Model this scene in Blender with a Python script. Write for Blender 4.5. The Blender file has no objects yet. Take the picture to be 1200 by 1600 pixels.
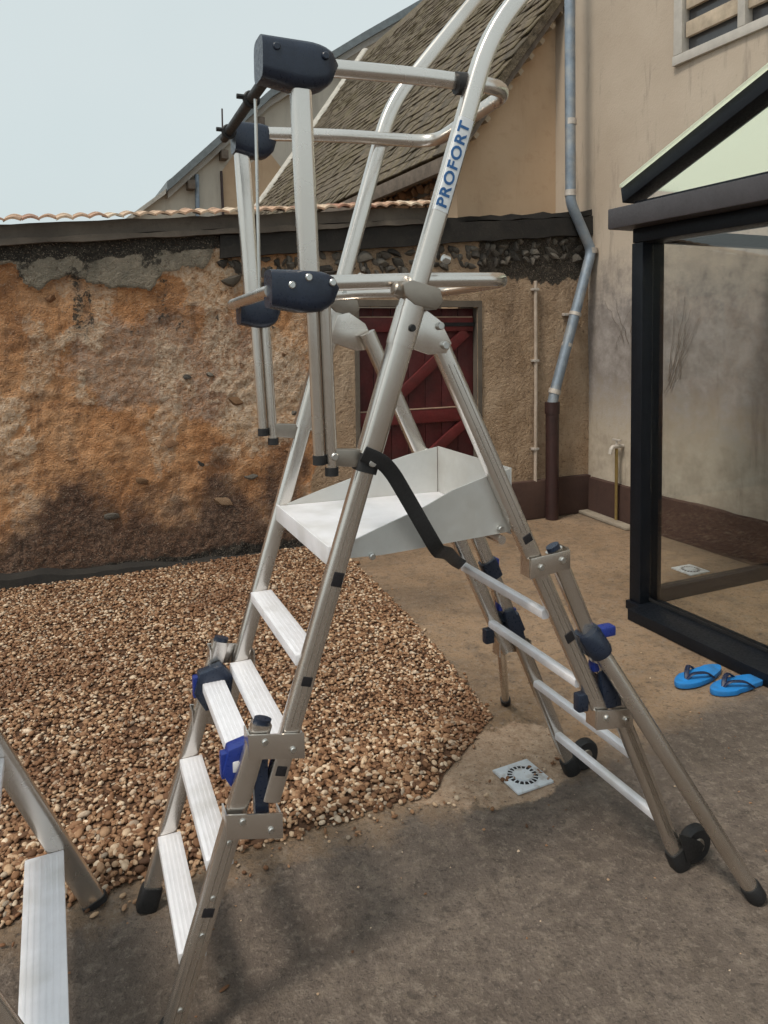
import bpy, bmesh, math, random
import numpy as np
from mathutils import Vector, Matrix, noise
random.seed(7); rng = np.random.default_rng(7)
R = math.radians
SC = bpy.context.scene
COL = SC.collection

# ------------------------------------------------------------------ camera
# world frame: x runs along the back wall, y runs towards the back wall, z up; metres
cd = bpy.data.cameras.new('camera'); cam = bpy.data.objects.new('camera', cd); COL.objects.link(cam)
cd.sensor_fit = 'VERTICAL'; cd.sensor_height = 36.0; cd.lens = 1150 * 36 / 1600
cd.shift_y = -219.7 / 1600; cd.clip_start = 0.05; cd.clip_end = 400
p, r = R(3.018), R(0.587)
fw = Vector((0, math.cos(p), -math.sin(p))); up = Vector((0, math.sin(p), math.cos(p))); rt = Vector((1, 0, 0))
rt2 = rt * math.cos(r) - up * math.sin(r); up2 = rt * math.sin(r) + up * math.cos(r)
m = Matrix((rt2, up2, -fw)).transposed().to_4x4()
cam.matrix_world = Matrix.Translation((0, 0, 1.6)) @ Matrix.Rotation(R(-24.5), 4, 'Z') @ m
SC.camera = cam

# ------------------------------------------------------------------ light
SUN_EL, SUN_AZ = R(58), R(248)          # azimuth: direction the light comes from, clockwise from +y
w = bpy.data.worlds.new('World'); SC.world = w; w.use_nodes = True
nt = w.node_tree; bg = nt.nodes['Background']
sky = nt.nodes.new('ShaderNodeTexSky'); sky.sky_type = 'NISHITA'; sky.sun_disc = False
sky.sun_elevation = SUN_EL; sky.sun_rotation = SUN_AZ
sky.air_density = 1.0; sky.dust_density = 6.0; sky.ozone_density = 1.0
hs = nt.nodes.new('ShaderNodeHueSaturation'); hs.inputs['Saturation'].default_value = 0.35
ov = nt.nodes.new('ShaderNodeMix'); ov.data_type = 'RGBA'; ov.inputs[0].default_value = .72     # even cloud deck over the clear-sky model
tcw = nt.nodes.new('ShaderNodeTexCoord'); cn = nt.nodes.new('ShaderNodeTexNoise'); cn.inputs['Scale'].default_value = 2.2; cn.inputs['Detail'].default_value = 4
cm = nt.nodes.new('ShaderNodeMix'); cm.data_type = 'RGBA'; cm.inputs[6].default_value = (6.3, 7.5, 7.65, 1); cm.inputs[7].default_value = (7.7, 8.3, 8.25, 1)
nt.links.new(tcw.outputs['Generated'], cn.inputs['Vector']); nt.links.new(cn.outputs['Fac'], cm.inputs[0]); nt.links.new(cm.outputs[2], ov.inputs[7])
nt.links.new(sky.outputs[0], hs.inputs['Color']); nt.links.new(hs.outputs[0], ov.inputs[6]); nt.links.new(ov.outputs[2], bg.inputs['Color'])
bg.inputs['Strength'].default_value = 0.12
sl = bpy.data.lights.new('sun', 'SUN'); sl.energy = 2.2; sl.angle = R(10); sl.color = (1, .90, .76)
sun = bpy.data.objects.new('sun', sl); COL.objects.link(sun)
d = Vector((math.sin(SUN_AZ) * math.cos(SUN_EL), math.cos(SUN_AZ) * math.cos(SUN_EL), math.sin(SUN_EL)))
sun.rotation_euler = d.to_track_quat('Z', 'Y').to_euler(); sun.location = d * 20
vs = SC.view_settings; vs.view_transform = 'Standard'; vs.look = 'None'; vs.gamma = 1; vs.exposure = -0.06
vs.use_curve_mapping = False
SC.cycles.use_adaptive_sampling = True; SC.cycles.adaptive_threshold = .03
SC.cycles.max_bounces = 6; SC.cycles.diffuse_bounces = 3; SC.cycles.glossy_bounces = 3

# ------------------------------------------------------------------ helpers: materials
class NT:
    def __init__(s, name, rough=.8, metal=0., spec=.5):
        s.m = bpy.data.materials.new(name); s.m.use_nodes = True
        s.n = s.m.node_tree.nodes; s.l = s.m.node_tree.links; s.b = s.n['Principled BSDF']
        s.b.inputs['Roughness'].default_value = rough; s.b.inputs['Metallic'].default_value = metal
        s.b.inputs['Specular IOR Level'].default_value = spec
        s.tc = s.n.new('ShaderNodeTexCoord'); s.co = s.tc.outputs['Object']
    def mapping(s, scale):
        mp = s.n.new('ShaderNodeMapping'); s.l.new(s.co, mp.inputs[0]); mp.inputs['Scale'].default_value = scale
        return mp.outputs[0]
    def noise(s, scale, detail=6, rough=.6, vec=None, dist=0.):
        t = s.n.new('ShaderNodeTexNoise'); s.l.new(vec or s.co, t.inputs['Vector'])
        t.inputs['Scale'].default_value = scale; t.inputs['Detail'].default_value = min(detail, 5)
        t.inputs['Roughness'].default_value = rough; t.inputs['Distortion'].default_value = dist
        return t.outputs['Fac']
    def voro(s, scale, feature='F1', vec=None, out='Distance'):
        t = s.n.new('ShaderNodeTexVoronoi'); s.l.new(vec or s.co, t.inputs['Vector']); t.feature = feature
        t.inputs['Scale'].default_value = scale
        return t.outputs[out]
    def ramp(s, fac, stops):
        t = s.n.new('ShaderNodeValToRGB'); s.l.new(fac, t.inputs[0]); e = t.color_ramp.elements
        while len(e) < len(stops): e.new(.5)
        for k, (pos, c) in zip(e, stops):
            k.position = pos; k.color = (c, c, c, 1) if not hasattr(c, '__len__') else (*c, 1)
        return t.outputs[0]
    def mix(s, fac, a, b, mode='MIX'):
        t = s.n.new('ShaderNodeMix'); t.data_type = 'RGBA'; t.blend_type = mode
        for val, i in ((fac, 0), (a, 6), (b, 7)):
            if hasattr(val, 'is_linked'): s.l.new(val, t.inputs[i])
            elif hasattr(val, '__len__'): t.inputs[i].default_value = (*val, 1)
            else: t.inputs[i].default_value = val
        return t.outputs[2]
    def math(s, op, a, b=None):
        t = s.n.new('ShaderNodeMath'); t.operation = op
        for i, val in enumerate((a, b)):
            if val is None: continue
            if hasattr(val, 'is_linked'): s.l.new(val, t.inputs[i])
            else: t.inputs[i].default_value = val
        return t.outputs[0]
    def xyz(s):
        t = s.n.new('ShaderNodeSeparateXYZ'); s.l.new(s.co, t.inputs[0]); return t.outputs
    def attr(s, name):
        t = s.n.new('ShaderNodeAttribute'); t.attribute_name = name
        sp = s.n.new('ShaderNodeSeparateColor'); s.l.new(t.outputs['Color'], sp.inputs[0]); return sp.outputs
    def color(s, c):
        if hasattr(c, 'is_linked'): s.l.new(c, s.b.inputs['Base Color'])
        else: s.b.inputs['Base Color'].default_value = (*c, 1)
        return s
    def rough(s, c): s.l.new(c, s.b.inputs['Roughness']); return s
    def bump(s, h, strength=.4, dist=.01):
        t = s.n.new('ShaderNodeBump'); s.l.new(h, t.inputs['Height']); t.inputs['Strength'].default_value = strength
        t.inputs['Distance'].default_value = dist; s.l.new(t.outputs[0], s.b.inputs['Normal']); return s

def worn(name, c, rough=.6, metal=0., var=.25, scale=14, bump=.15, dirt=None, spec=.5):
    """plain coloured material with uneven tone, uneven gloss and fine relief"""
    k = NT(name, rough, metal, spec)
    n1 = k.noise(scale, 6, .65); n2 = k.noise(scale * 7, 4, .6)
    lo = tuple(x * (1 - var) for x in c); hi = tuple(min(1, x * (1 + var)) for x in c)
    col = k.mix(k.ramp(n1, [(.3, 0.), (.7, 1.)]), lo, hi)
    if dirt:
        n3 = k.noise(scale * .6, 3, .5)
        col = k.mix(k.ramp(n3, [(.5, 0.), (.75, .8)]), col, dirt)
    k.color(col)
    rv = .05 if metal > .5 else .13
    k.rough(k.ramp(n1 if metal > .5 else n2, [(.3, max(.05, rough - rv)), (.7, min(1, rough + rv))]))
    if bump and metal < .5: k.bump(n2, bump, .002)
    return k.m

M = {}
M['alu'] = worn('aluminium', (.70, .66, .615), .26, .95, .05, 3, .03, dirt=(.50, .44, .37))
M['alu_dark'] = worn('aluminium_bracket', (.34, .305, .265), .42, .9, .15, 14, .08)
M['tread'] = worn('tread_aluminium', (.84, .84, .88), .52, .35, .06, 10, .05, dirt=(.62, .61, .60))
M['panel'] = worn('platform_sheet', (.62, .62, .60), .50, .45, .06, 8, .03, dirt=(.5, .48, .44))
M['navy'] = worn('navy_plastic', (.014, .022, .042), .34, 0, .2, 20, .05)
M['black'] = worn('black_rubber', (.012, .012, .013), .6, 0, .3, 25, .1)
M['blue'] = worn('blue_plastic', (.012, .03, .20), .35, 0, .2, 20, .05)
M['steel'] = worn('bolt_steel', (.6, .6, .58), .3, 1, .1, 30, 0)
M['hole'] = worn('dark_slot', (.01, .008, .01), .8, 0, .1, 30, 0)
M['label'] = worn('white_sticker', (.72, .75, .78), .4, 0, .05, 30, 0)
M['ink'] = worn('blue_ink', (.02, .11, .30), .45, 0, .1, 60, 0)
M['anthracite'] = worn('anthracite_frame', (.006, .008, .012), .45, 0, .2, 12, .05, spec=.25)
M['fascia'] = worn('fascia_brown_grey', (.055, .050, .055), .5, 0, .1, 12, .05)
M['zinc'] = worn('zinc_pipe', (.24, .29, .35), .5, .45, .2, 9, .12, dirt=(.45, .44, .42))
M['castiron'] = worn('brown_pipe', (.035, .015, .014), .5, 0, .3, 10, .15)
M['solder'] = worn('solder_collar', (.5, .46, .42), .6, .3, .2, 30, .2)
M['pvc'] = worn('pale_conduit', (.42, .35, .29), .6, 0, .2, 9, .05, dirt=(.25, .19, .14))
M['brass'] = worn('brass', (.34, .25, .10), .4, .7, .2, 20, .05)
M['red'] = worn('red_door_paint', (.070, .008, .009), .6, 0, .35, 7, .2, dirt=(.045, .012, .012))
M['redlite'] = worn('red_rail_paint', (.105, .011, .012), .55, 0, .3, 9, .2, dirt=(.07, .015, .013))
M['rawwood'] = worn('bare_wood_edge', (.36, .25, .18), .7, 0, .25, 12, .2)
M['plank'] = worn('pale_board', (.30, .26, .21), .75, 0, .2, 9, .2, dirt=(.16, .12, .09))
M['flip'] = worn('blue_foam', (.012, .20, .56), .6, 0, .12, 30, .1, dirt=(.03, .13, .30))
M['flipstrap'] = worn('navy_strap', (.006, .015, .05), .5, 0, .2, 30, .1)
M['drain'] = worn('white_plastic_grate', (.62, .66, .70), .5, 0, .08, 40, .05, dirt=(.30, .26, .22))
M['whiteframe'] = worn('white_window_frame', (.48, .45, .41), .5, 0, .1, 14, .08)
M['woodtrim'] = worn('weathered_timber', (.12, .095, .075), .8, 0, .35, 11, .3)
M['rafter'] = worn('pale_rafter', (.45, .37, .28), .8, 0, .25, 11, .2)
M['roofmetal'] = worn('grey_verge_metal', (.17, .19, .20), .5, .4, .2, 8, .1)
M['hip'] = worn('pale_hip_mortar', (.42, .40, .36), .85, 0, .25, 10, .3)
M['poly'] = None

def tile_mat():
    k = NT('terracotta_coping', .85)
    oi = k.n.new('ShaderNodeObjectInfo')
    c = k.ramp(oi.outputs['Random'], [(0, (.42, .25, .16)), (.3, (.56, .42, .30)), (.5, (.30, .13, .09)), (.75, (.46, .30, .20)), (1, (.60, .50, .38))])
    n = k.noise(14, 7, .7)
    c = k.mix(k.ramp(n, [(.5, 0.), (.62, .75)]), c, (.12, .085, .06))
    k.color(c).bump(k.noise(60, 4), .3, .004); return k.m
M['tile'] = tile_mat()

def stone_mat(name, cols):
    k = NT(name, .9)
    oi = k.n.new('ShaderNodeObjectInfo')
    n = len(cols) - 1
    c = k.ramp(oi.outputs['Random'], [(i / n, q) for i, q in enumerate(cols)])
    c = k.mix(k.ramp(k.noise(25, 7, .7), [(.48, 0.), (.6, .85)]), c, tuple(x * .3 for x in cols[0]))
    k.color(c).bump(k.noise(45, 6, .7), .6, .008); return k.m
M['stone_grey'] = stone_mat('grey_rubble', [(.05, .045, .04), (.12, .105, .09), (.24, .215, .18), (.08, .07, .06), (.17, .145, .115)])
M['stone_ochre'] = stone_mat('ochre_rubble', [(.22, .12, .06), (.34, .20, .11), (.28, .14, .07), (.40, .27, .17)])

def wall_mat():
    k = NT('old_render', .92)
    at2 = k.attr('mask2'); at = k.attr('mask')          # r plaster, g tan render, b mould and painted coping shade / r damp, g pinkish, b cream
    n1 = k.noise(2.2, 5, .68, dist=.4); n2 = k.noise(7.5, 4, .72); n3 = k.noise(38, 3, .72); n5 = k.noise(110, 1, .7)
    grit = k.math('SUBTRACT', k.math('ADD', k.math('MULTIPLY', n2, .55), k.math('MULTIPLY', n3, .75)), .65)
    def crisp(mk, top=1., w_=.10):
        return k.ramp(k.math('ADD', mk, k.math('MULTIPLY', grit, 1.5)), [(.5 - w_, 0.), (.5 + w_, top)])
    ochre = k.ramp(n1, [(.30, (.20, .088, .038)), (.44, (.42, .20, .085)), (.55, (.52, .28, .138)), (.68, (.40, .265, .17)), (.8, (.56, .43, .31))])
    ochre = k.mix(k.ramp(n2, [(.34, .7), (.48, 0.)]), ochre, (.17, .085, .045))
    streak = k.noise(6, 5, .65, vec=k.mapping((1.8, 1, .12)))
    ochre = k.mix(k.ramp(streak, [(.54, 0.), (.70, .6)]), ochre, (.11, .065, .042))
    ochre = k.mix(crisp(at2[1], .8, .30), ochre, k.mix(k.ramp(n3, [(.4, 0.), (.6, 1.)]), (.20, .15, .125), (.36, .29, .24)))
    ochre = k.mix(crisp(at2[2], .8, .30), ochre, k.mix(k.ramp(n3, [(.4, 0.), (.6, 1.)]), (.42, .29, .18), (.62, .49, .37)))
    ochre = k.mix(crisp(at2[0], .92, .32), ochre, k.mix(k.ramp(n3, [(.42, 0.), (.60, 1.)]), (.030, .019, .017), (.135, .075, .050)))
    tan = k.ramp(n1, [(.3, (.26, .17, .10)), (.55, (.40, .285, .19)), (.75, (.47, .36, .26))])
    st2 = k.noise(3.2, 7, .7, vec=k.mapping((1.7, 1, .36)), dist=.6)
    tan = k.mix(k.ramp(st2, [(.47, 0.), (.68, .62)]), tan, (.15, .10, .066))
    tan = k.mix(k.ramp(n3, [(.54, 0.), (.66, .4)]), tan, (.47, .35, .25))
    plaster = k.ramp(n2, [(.3, (.15, .135, .105)), (.55, (.25, .215, .165)), (.75, (.38, .32, .245))])
    plaster = k.mix(k.ramp(n1, [(.52, 0.), (.60, .75)]), plaster, (.07, .064, .052))
    c = k.mix(crisp(at[1]), ochre, tan); c = k.mix(crisp(at[0], 1., .05), c, plaster)
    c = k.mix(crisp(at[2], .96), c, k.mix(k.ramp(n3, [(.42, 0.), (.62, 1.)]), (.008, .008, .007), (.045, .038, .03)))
    c = k.mix(k.ramp(n3, [(.32, .65), (.40, 0.)]), c, (.075, .045, .03))
    c = k.mix(k.ramp(n5, [(.62, 0.), (.70, .35)]), c, (.55, .45, .35))
    k.color(c)
    h = k.math('ADD', k.math('MULTIPLY', n2, 1.2), k.math('ADD', n3, k.math('MULTIPLY', n5, .5)))
    k.bump(h, .9, .018); return k.m
M['wall'] = wall_mat()

def render_mat(name, a, b, dark, stain=True, sc=1.0):
    k = NT(name, .9)
    n1 = k.noise(.9 * sc, 8, .62); n2 = k.noise(9 * sc, 8, .7); n3 = k.noise(70, 4, .6)
    c = k.mix(k.ramp(n1, [(.3, 0.), (.7, 1.)]), a, b)
    c = k.mix(k.ramp(n2, [(.55, 0.), (.8, .45)]), c, dark)
    if stain:
        s = k.noise(3.0, 8, .7, vec=k.mapping((1.3, 1.3, .16)))
        c = k.mix(k.ramp(s, [(.55, 0.), (.75, .55)]), c, dark)
    k.color(c).bump(k.math('ADD', n2, k.math('MULTIPLY', n3, .5)), .35, .008); return k.m
M['gable'] = render_mat('tan_gable_render', (.47, .32, .20), (.55, .40, .27), (.36, .23, .14))
M['pale'] = render_mat('pale_house_render', (.50, .45, .38), (.58, .53, .45), (.36, .32, .27))
M['plinth'] = render_mat('brown_plinth', (.045, .022, .018), (.075, .040, .030), (.02, .012, .010), sc=2)
M['mortar'] = render_mat('coping_mortar', (.085, .070, .058), (.15, .125, .10), (.03, .026, .022), sc=3)
M['tar'] = render_mat('tarred_strip', (.012, .011, .011), (.03, .026, .022), (.07, .06, .05), False, 4)

def rightwall_mat():
    k = NT('grey_render_wall', .92)
    n1 = k.noise(.8, 8, .6); n2 = k.noise(7, 9, .7); n3 = k.noise(60, 4, .6)
    x, y, z = k.xyz()
    up = k.mix(k.ramp(n1, [(.3, 0.), (.7, 1.)]), (.40, .325, .255), (.51, .435, .355))
    zz = k.math('ADD', z, k.math('MULTIPLY', k.math('SUBTRACT', n2, .5), 1.1))
    mid = k.mix(k.ramp(n2, [(.35, 0.), (.65, 1.)]), (.22, .195, .18), (.36, .33, .315))
    low = k.mix(k.ramp(n2, [(.35, 0.), (.65, 1.)]), (.36, .31, .25), (.50, .44, .36))
    f1 = k.n.new('ShaderNodeMapRange'); k.l.new(zz, f1.inputs[0]); f1.inputs[1].default_value = 1.75; f1.inputs[2].default_value = 2.3
    f2 = k.n.new('ShaderNodeMapRange'); k.l.new(zz, f2.inputs[0]); f2.inputs[1].default_value = .75; f2.inputs[2].default_value = 1.15
    c = k.mix(f1.outputs[0], mid, up); c = k.mix(f2.outputs[0], low, c)
    s = k.noise(4.5, 8, .72, vec=k.mapping((1, 1.6, .2)))
    c = k.mix(k.ramp(s, [(.56, 0.), (.74, .6)]), c, (.15, .125, .11))
    c = k.mix(k.ramp(k.noise(16, 8, .7), [(.62, 0.), (.74, .4)]), c, (.22, .19, .17))
    k.color(c).bump(k.math('ADD', n2, k.math('MULTIPLY', n3, .6)), .35, .008); return k.m
M['rightwall'] = rightwall_mat()

def ground_mat():
    k = NT('yard_concrete', .93)
    x, y, z = k.xyz()
    n1 = k.noise(1.4, 4, .65); n2 = k.noise(8, 4, .72); n3 = k.noise(85, 2, .72); n4 = k.noise(.8, 3, .6); n5 = k.noise(30, 3, .72)
    grey = k.mix(k.ramp(n1, [(.3, 0.), (.7, 1.)]), (.080, .061, .050), (.155, .124, .103))
    tan = k.mix(k.ramp(n1, [(.3, 0.), (.7, 1.)]), (.20, .130, .076), (.31, .212, .135))
    # older grey slab in front, sandy newer screed behind; the joint is ragged and fades out to the right
    yy = k.math('ADD', y, k.math('MULTIPLY', k.math('SUBTRACT', n2, .5), .42))
    yy = k.math('SUBTRACT', yy, k.math('MULTIPLY', k.math('MAXIMUM', k.math('SUBTRACT', x, 1.7), 0.), .12))
    f = k.n.new('ShaderNodeMapRange'); k.l.new(yy, f.inputs[0]); f.inputs[1].default_value = 2.02; f.inputs[2].default_value = 2.18
    c = k.mix(f.outputs[0], grey, tan)
    c = k.mix(k.ramp(n2, [(.48, 0.), (.68, .5)]), c, (.075, .057, .044))
    c = k.mix(k.ramp(k.noise(13, 4, .7), [(.50, 0.), (.68, .4)]), c, (.23, .185, .145))
    c = k.mix(k.ramp(n4, [(.52, 0.), (.66, .5)]), c, (.080, .062, .048))
    c = k.mix(k.ramp(n5, [(.55, 0.), (.66, .45)]), c, (.24, .20, .165))
    c = k.mix(k.ramp(n5, [(.34, .55), (.44, 0.)]), c, (.040, .033, .028))
    ell = k.math('ADD', k.math('POWER', k.math('DIVIDE', k.math('SUBTRACT', x, 1.45), .40), 2),
                 k.math('POWER', k.math('DIVIDE', k.math('SUBTRACT', y, 2.25), .24), 2))
    ell = k.math('ADD', ell, k.math('MULTIPLY', k.math('SUBTRACT', k.noise(6, 7, .7), .5), 1.8))
    c = k.mix(k.ramp(ell, [(.85, .92), (1.1, 0.)]), c, k.mix(k.ramp(n5, [(.35, 0.), (.65, 1.)]), (.30, .20, .13), (.46, .34, .245)))
    c = k.mix(k.ramp(n3, [(.30, .7), (.40, 0.)]), c, (.045, .036, .030))
    c = k.mix(k.ramp(n3, [(.62, 0.), (.70, .5)]), c, (.27, .225, .185))
    k.color(c)
    k.bump(k.math('ADD', k.math('MULTIPLY', n2, 1.4), k.math('ADD', n5, k.math('MULTIPLY', n3, .8))), .6, .014); return k.m
M['ground'] = ground_mat()

def gravel_mat():
    k = NT('pea_gravel', .8)
    g = k.n.new('ShaderNodeNewGeometry')
    c = k.ramp(g.outputs['Random Per Island'], [(0, (.065, .029, .013)), (.20, (.20, .096, .044)), (.40, (.37, .215, .118)), (.56, (.22, .105, .05)), (.76, (.51, .345, .212)), (.91, (.74, .595, .44)), (1, (.32, .26, .20))])
    c = k.mix(k.ramp(k.noise(60, 1, .6), [(.4, 0.), (.7, .4)]), c, (.13, .062, .032))
    n = k.noise(1.5, 5, .65)
    c = k.mix(k.ramp(n, [(.38, .6), (.52, 0.)]), c, (.16, .072, .034))
    k.color(c); return k.m
M['gravel'] = gravel_mat()
M['gravelbed'] = render_mat('gravel_bed', (.07, .035, .018), (.12, .06, .032), (.03, .016, .010), False, 6)

def moss_mat():
    k = NT('mossy_slates', .95)
    oi = k.n.new('ShaderNodeObjectInfo')
    n1 = k.noise(2.2, 9, .7); n2 = k.noise(14, 9, .72)
    c = k.ramp(n2, [(.3, (.050, .040, .030)), (.5, (.12, .096, .068)), (.66, (.18, .145, .105)), (.8, (.28, .245, .20))])
    c = k.mix(k.ramp(n1, [(.45, 0.), (.62, .75)]), c, (.105, .085, .042))
    c = k.mix(k.ramp(oi.outputs['Random'], [(0, .5), (.5, 0.)]), c, (.05, .045, .04))
    k.color(c).bump(n2, .9, .03); return k.m
M['moss'] = moss_mat()

def glass_mat(name, tint=(.98, .99, .99), refl=.6):
    k = NT(name); k.n.remove(k.b)
    out = k.n['Material Output']
    tr = k.n.new('ShaderNodeBsdfTransparent'); tr.inputs[0].default_value = (*tint, 1)
    gl = k.n.new('ShaderNodeBsdfGlossy'); gl.inputs['Roughness'].default_value = .02
    fr = k.n.new('ShaderNodeLayerWeight'); fr.inputs[0].default_value = .5
    mx = k.n.new('ShaderNodeMixShader')
    k.l.new(k.math('ADD', k.math('MULTIPLY', k.math('POWER', fr.outputs['Facing'], 4.), refl), .07), mx.inputs[0]); k.l.new(tr.outputs[0], mx.inputs[1]); k.l.new(gl.outputs[0], mx.inputs[2])
    k.l.new(mx.outputs[0], out.inputs[0]); return k.m
M['glass'] = glass_mat('clear_glass')
def poly_mat():
    k = NT('milky_roof_sheet', .4); k.n.remove(k.b); out = k.n['Material Output']
    tl = k.n.new('ShaderNodeBsdfTranslucent'); tl.inputs[0].default_value = (.90, .94, .84, 1)
    df = k.n.new('ShaderNodeBsdfDiffuse'); df.inputs[0].default_value = (.82, .86, .76, 1)
    mx = k.n.new('ShaderNodeMixShader'); mx.inputs[0].default_value = .18
    k.l.new(tl.outputs[0], mx.inputs[1]); k.l.new(df.outputs[0], mx.inputs[2]); k.l.new(mx.outputs[0], out.inputs[0]); return k.m
M['poly'] = poly_mat()
M['darkglass'] = worn('dark_window_pane', (.10, .10, .105), .12, 0, .2, 4, 0)

# ------------------------------------------------------------------ helpers: objects
def link(o, parent=None):
    COL.objects.link(o)
    if parent is not None: o.parent = parent
    return o
def thing(name, label, cat, loc=(0, 0, 0), rz=0, group=None):
    o = bpy.data.objects.new(name, None); o.empty_display_size = .1
    o.location = loc; o.rotation_euler = (0, 0, rz); link(o); tag(o, label, cat, group); return o
def tag(o, label=None, cat=None, group=None, kind=None):
    if label: o['label'] = label
    if cat: o['category'] = cat
    if group: o['group'] = group
    if kind: o['kind'] = kind
    return o
def obj(name, bm, mat, parent=None, smooth=True, ang=35):
    me = bpy.data.meshes.new(name)
    bmesh.ops.recalc_face_normals(bm, faces=bm.faces)
    bm.to_mesh(me); bm.free()
    me.materials.append(M[mat])
    if smooth:
        me.polygons.foreach_set('use_smooth', [True] * len(me.polygons))
        me.set_sharp_from_angle(angle=R(ang))
    return link(bpy.data.objects.new(name, me), parent)
def again(o, name, parent, loc=None, rot=None, scale=None):
    c = bpy.data.objects.new(name, o.data)
    if loc is not None: c.location = loc
    if rot is not None: c.rotation_euler = rot
    if scale is not None: c.scale = scale
    return link(c, parent)

def box(x0, x1, y0, y1, z0, z1, bev=0., bm=None, mtx=None, seg=2):
    b = bmesh.new()
    vs_ = [b.verts.new((x, y, z)) for z in (z0, z1) for y in (y0, y1) for x in (x0, x1)]
    for f in ((0, 2, 3, 1), (4, 5, 7, 6), (0, 1, 5, 4), (2, 6, 7, 3), (0, 4, 6, 2), (1, 3, 7, 5)):
        b.faces.new([vs_[i] for i in f])
    if bev: bmesh.ops.bevel(b, geom=list(b.edges), offset=bev, segments=seg, affect='EDGES', profile=.6)
    if mtx is not None: bmesh.ops.transform(b, matrix=mtx, verts=b.verts)
    if bm is None: return b
    return merge(bm, b)
def merge(bm, b):
    me = bpy.data.meshes.new('tmp'); b.to_mesh(me); b.free(); bm.from_mesh(me); bpy.data.meshes.remove(me); return bm

def ring(kind, a, b, n):
    """profile points; a, b half sizes"""
    if kind == 'o':
        return [(a * math.cos(2 * math.pi * i / n), b * math.sin(2 * math.pi * i / n)) for i in range(n)]
    pts = []; e = 4.2                      # rounded rectangle (superellipse)
    for i in range(n):
        t = 2 * math.pi * (i + .5) / n; c, s_ = math.cos(t), math.sin(t)
        pts.append((a * math.copysign(abs(c) ** (2 / e), c), b * math.copysign(abs(s_) ** (2 / e), s_)))
    return pts
def sweep(path, a, b=None, kind='o', n=14, hint=(0, 1, 0), bm=None, cap=True, scale=None):
    """tube along a polyline; b is the half size along the hint direction, a the other"""
    b = b if b is not None else a
    bm = bm or bmesh.new(); path = [Vector(q) for q in path]; rings = []
    prof = ring(kind, a, b, n); hint = Vector(hint)
    for i, q in enumerate(path):
        t = (path[min(i + 1, len(path) - 1)] - path[max(i - 1, 0)]).normalized()
        h = (hint - t * hint.dot(t))
        if h.length < 1e-4: h = Vector((1, 0, 0)) - t * t.x
        h.normalize(); s_ = h.cross(t).normalized()
        k = 1. if scale is None else scale[i]
        rings.append([bm.verts.new(q + s_ * u * k + h * v * k) for u, v in prof])
    for i in range(len(rings) - 1):
        for j in range(n):
            bm.faces.new((rings[i][j], rings[i][(j + 1) % n], rings[i + 1][(j + 1) % n], rings[i + 1][j]))
    if cap:
        bm.faces.new(rings[0][::-1]); bm.faces.new(rings[-1])
    return bm
def fillet(pts, rad, n=6):
    """round the inner corners of a polyline"""
    pts = [Vector(q) for q in pts]; out = [pts[0]]
    for i in range(1, len(pts) - 1):
        p0, p1, p2 = pts[i - 1], pts[i], pts[i + 1]
        d0, d1 = (p0 - p1), (p2 - p1); rr = min(rad, d0.length * .49, d1.length * .49)
        a, c = p1 + d0.normalized() * rr, p1 + d1.normalized() * rr
        for k in range(n + 1):
            t = k / n; out.append(a * (1 - t) ** 2 + p1 * 2 * t * (1 - t) + c * t * t)
    out.append(pts[-1]); return out
def prism(poly, axis, lo, hi, bev=0., bm=None):
    """extrude a 2-D polygon; axis 'y' -> polygon in (x,z), 'x' -> (y,z), 'z' -> (x,y)"""
    b = bmesh.new()
    def P(q, t): return {'y': (q[0], t, q[1]), 'x': (t, q[0], q[1]), 'z': (q[0], q[1], t)}[axis]
    v0 = [b.verts.new(P(q, lo)) for q in poly]; v1 = [b.verts.new(P(q, hi)) for q in poly]
    b.faces.new(v0); b.faces.new(v1[::-1]); n = len(poly)
    for i in range(n): b.faces.new((v0[i], v1[i], v1[(i + 1) % n], v0[(i + 1) % n]))
    bmesh.ops.recalc_face_normals(b, faces=b.faces)
    if bev: bmesh.ops.bevel(b, geom=list(b.edges), offset=bev, segments=2, affect='EDGES', profile=.6)
    return b if bm is None else merge(bm, b)
def disc(c, axis, rad, th, n=16, bev=0.):
    a = Vector(axis).normalized(); c = Vector(c)
    h = Vector((0, 0, 1)) if abs(a.z) < .9 else Vector((1, 0, 0))
    if bev: return sweep([c - a * th / 2, c - a * (th / 2 - bev), c + a * (th / 2 - bev), c + a * th / 2], rad, n=n, hint=h, scale=[1 - bev / rad, 1, 1, 1 - bev / rad])
    return sweep([c - a * th / 2, c + a * th / 2], rad, n=n, hint=h)

# ================================================================== THE SETTING
# ground: one sheet out to the horizon, finer where the camera stands
bm = bmesh.new()
xs = [-150, -40, -8] + [(-3 + .12 * i) for i in range(75)] + [12, 40, 150]
ys = [-150, -40, -8] + [(0 + .12 * i) for i in range(46)] + [12, 40, 150]
def gz(x, y):
    if not (-3 < x < 5.9 and 0 < y < 5.4): return 0.
    return .006 * noise.fractal(Vector((x * 2.1, y * 2.1, 0)), 1, 2, 4) - .002
gv = [[bm.verts.new((x, y, gz(x, y))) for x in xs] for y in ys]
for j in range(len(ys) - 1):
    for i in range(len(xs) - 1): bm.faces.new((gv[j][i], gv[j][i + 1], gv[j + 1][i + 1], gv[j + 1][i]))
tag(obj('ground', bm, 'ground'), kind='structure')

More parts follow.
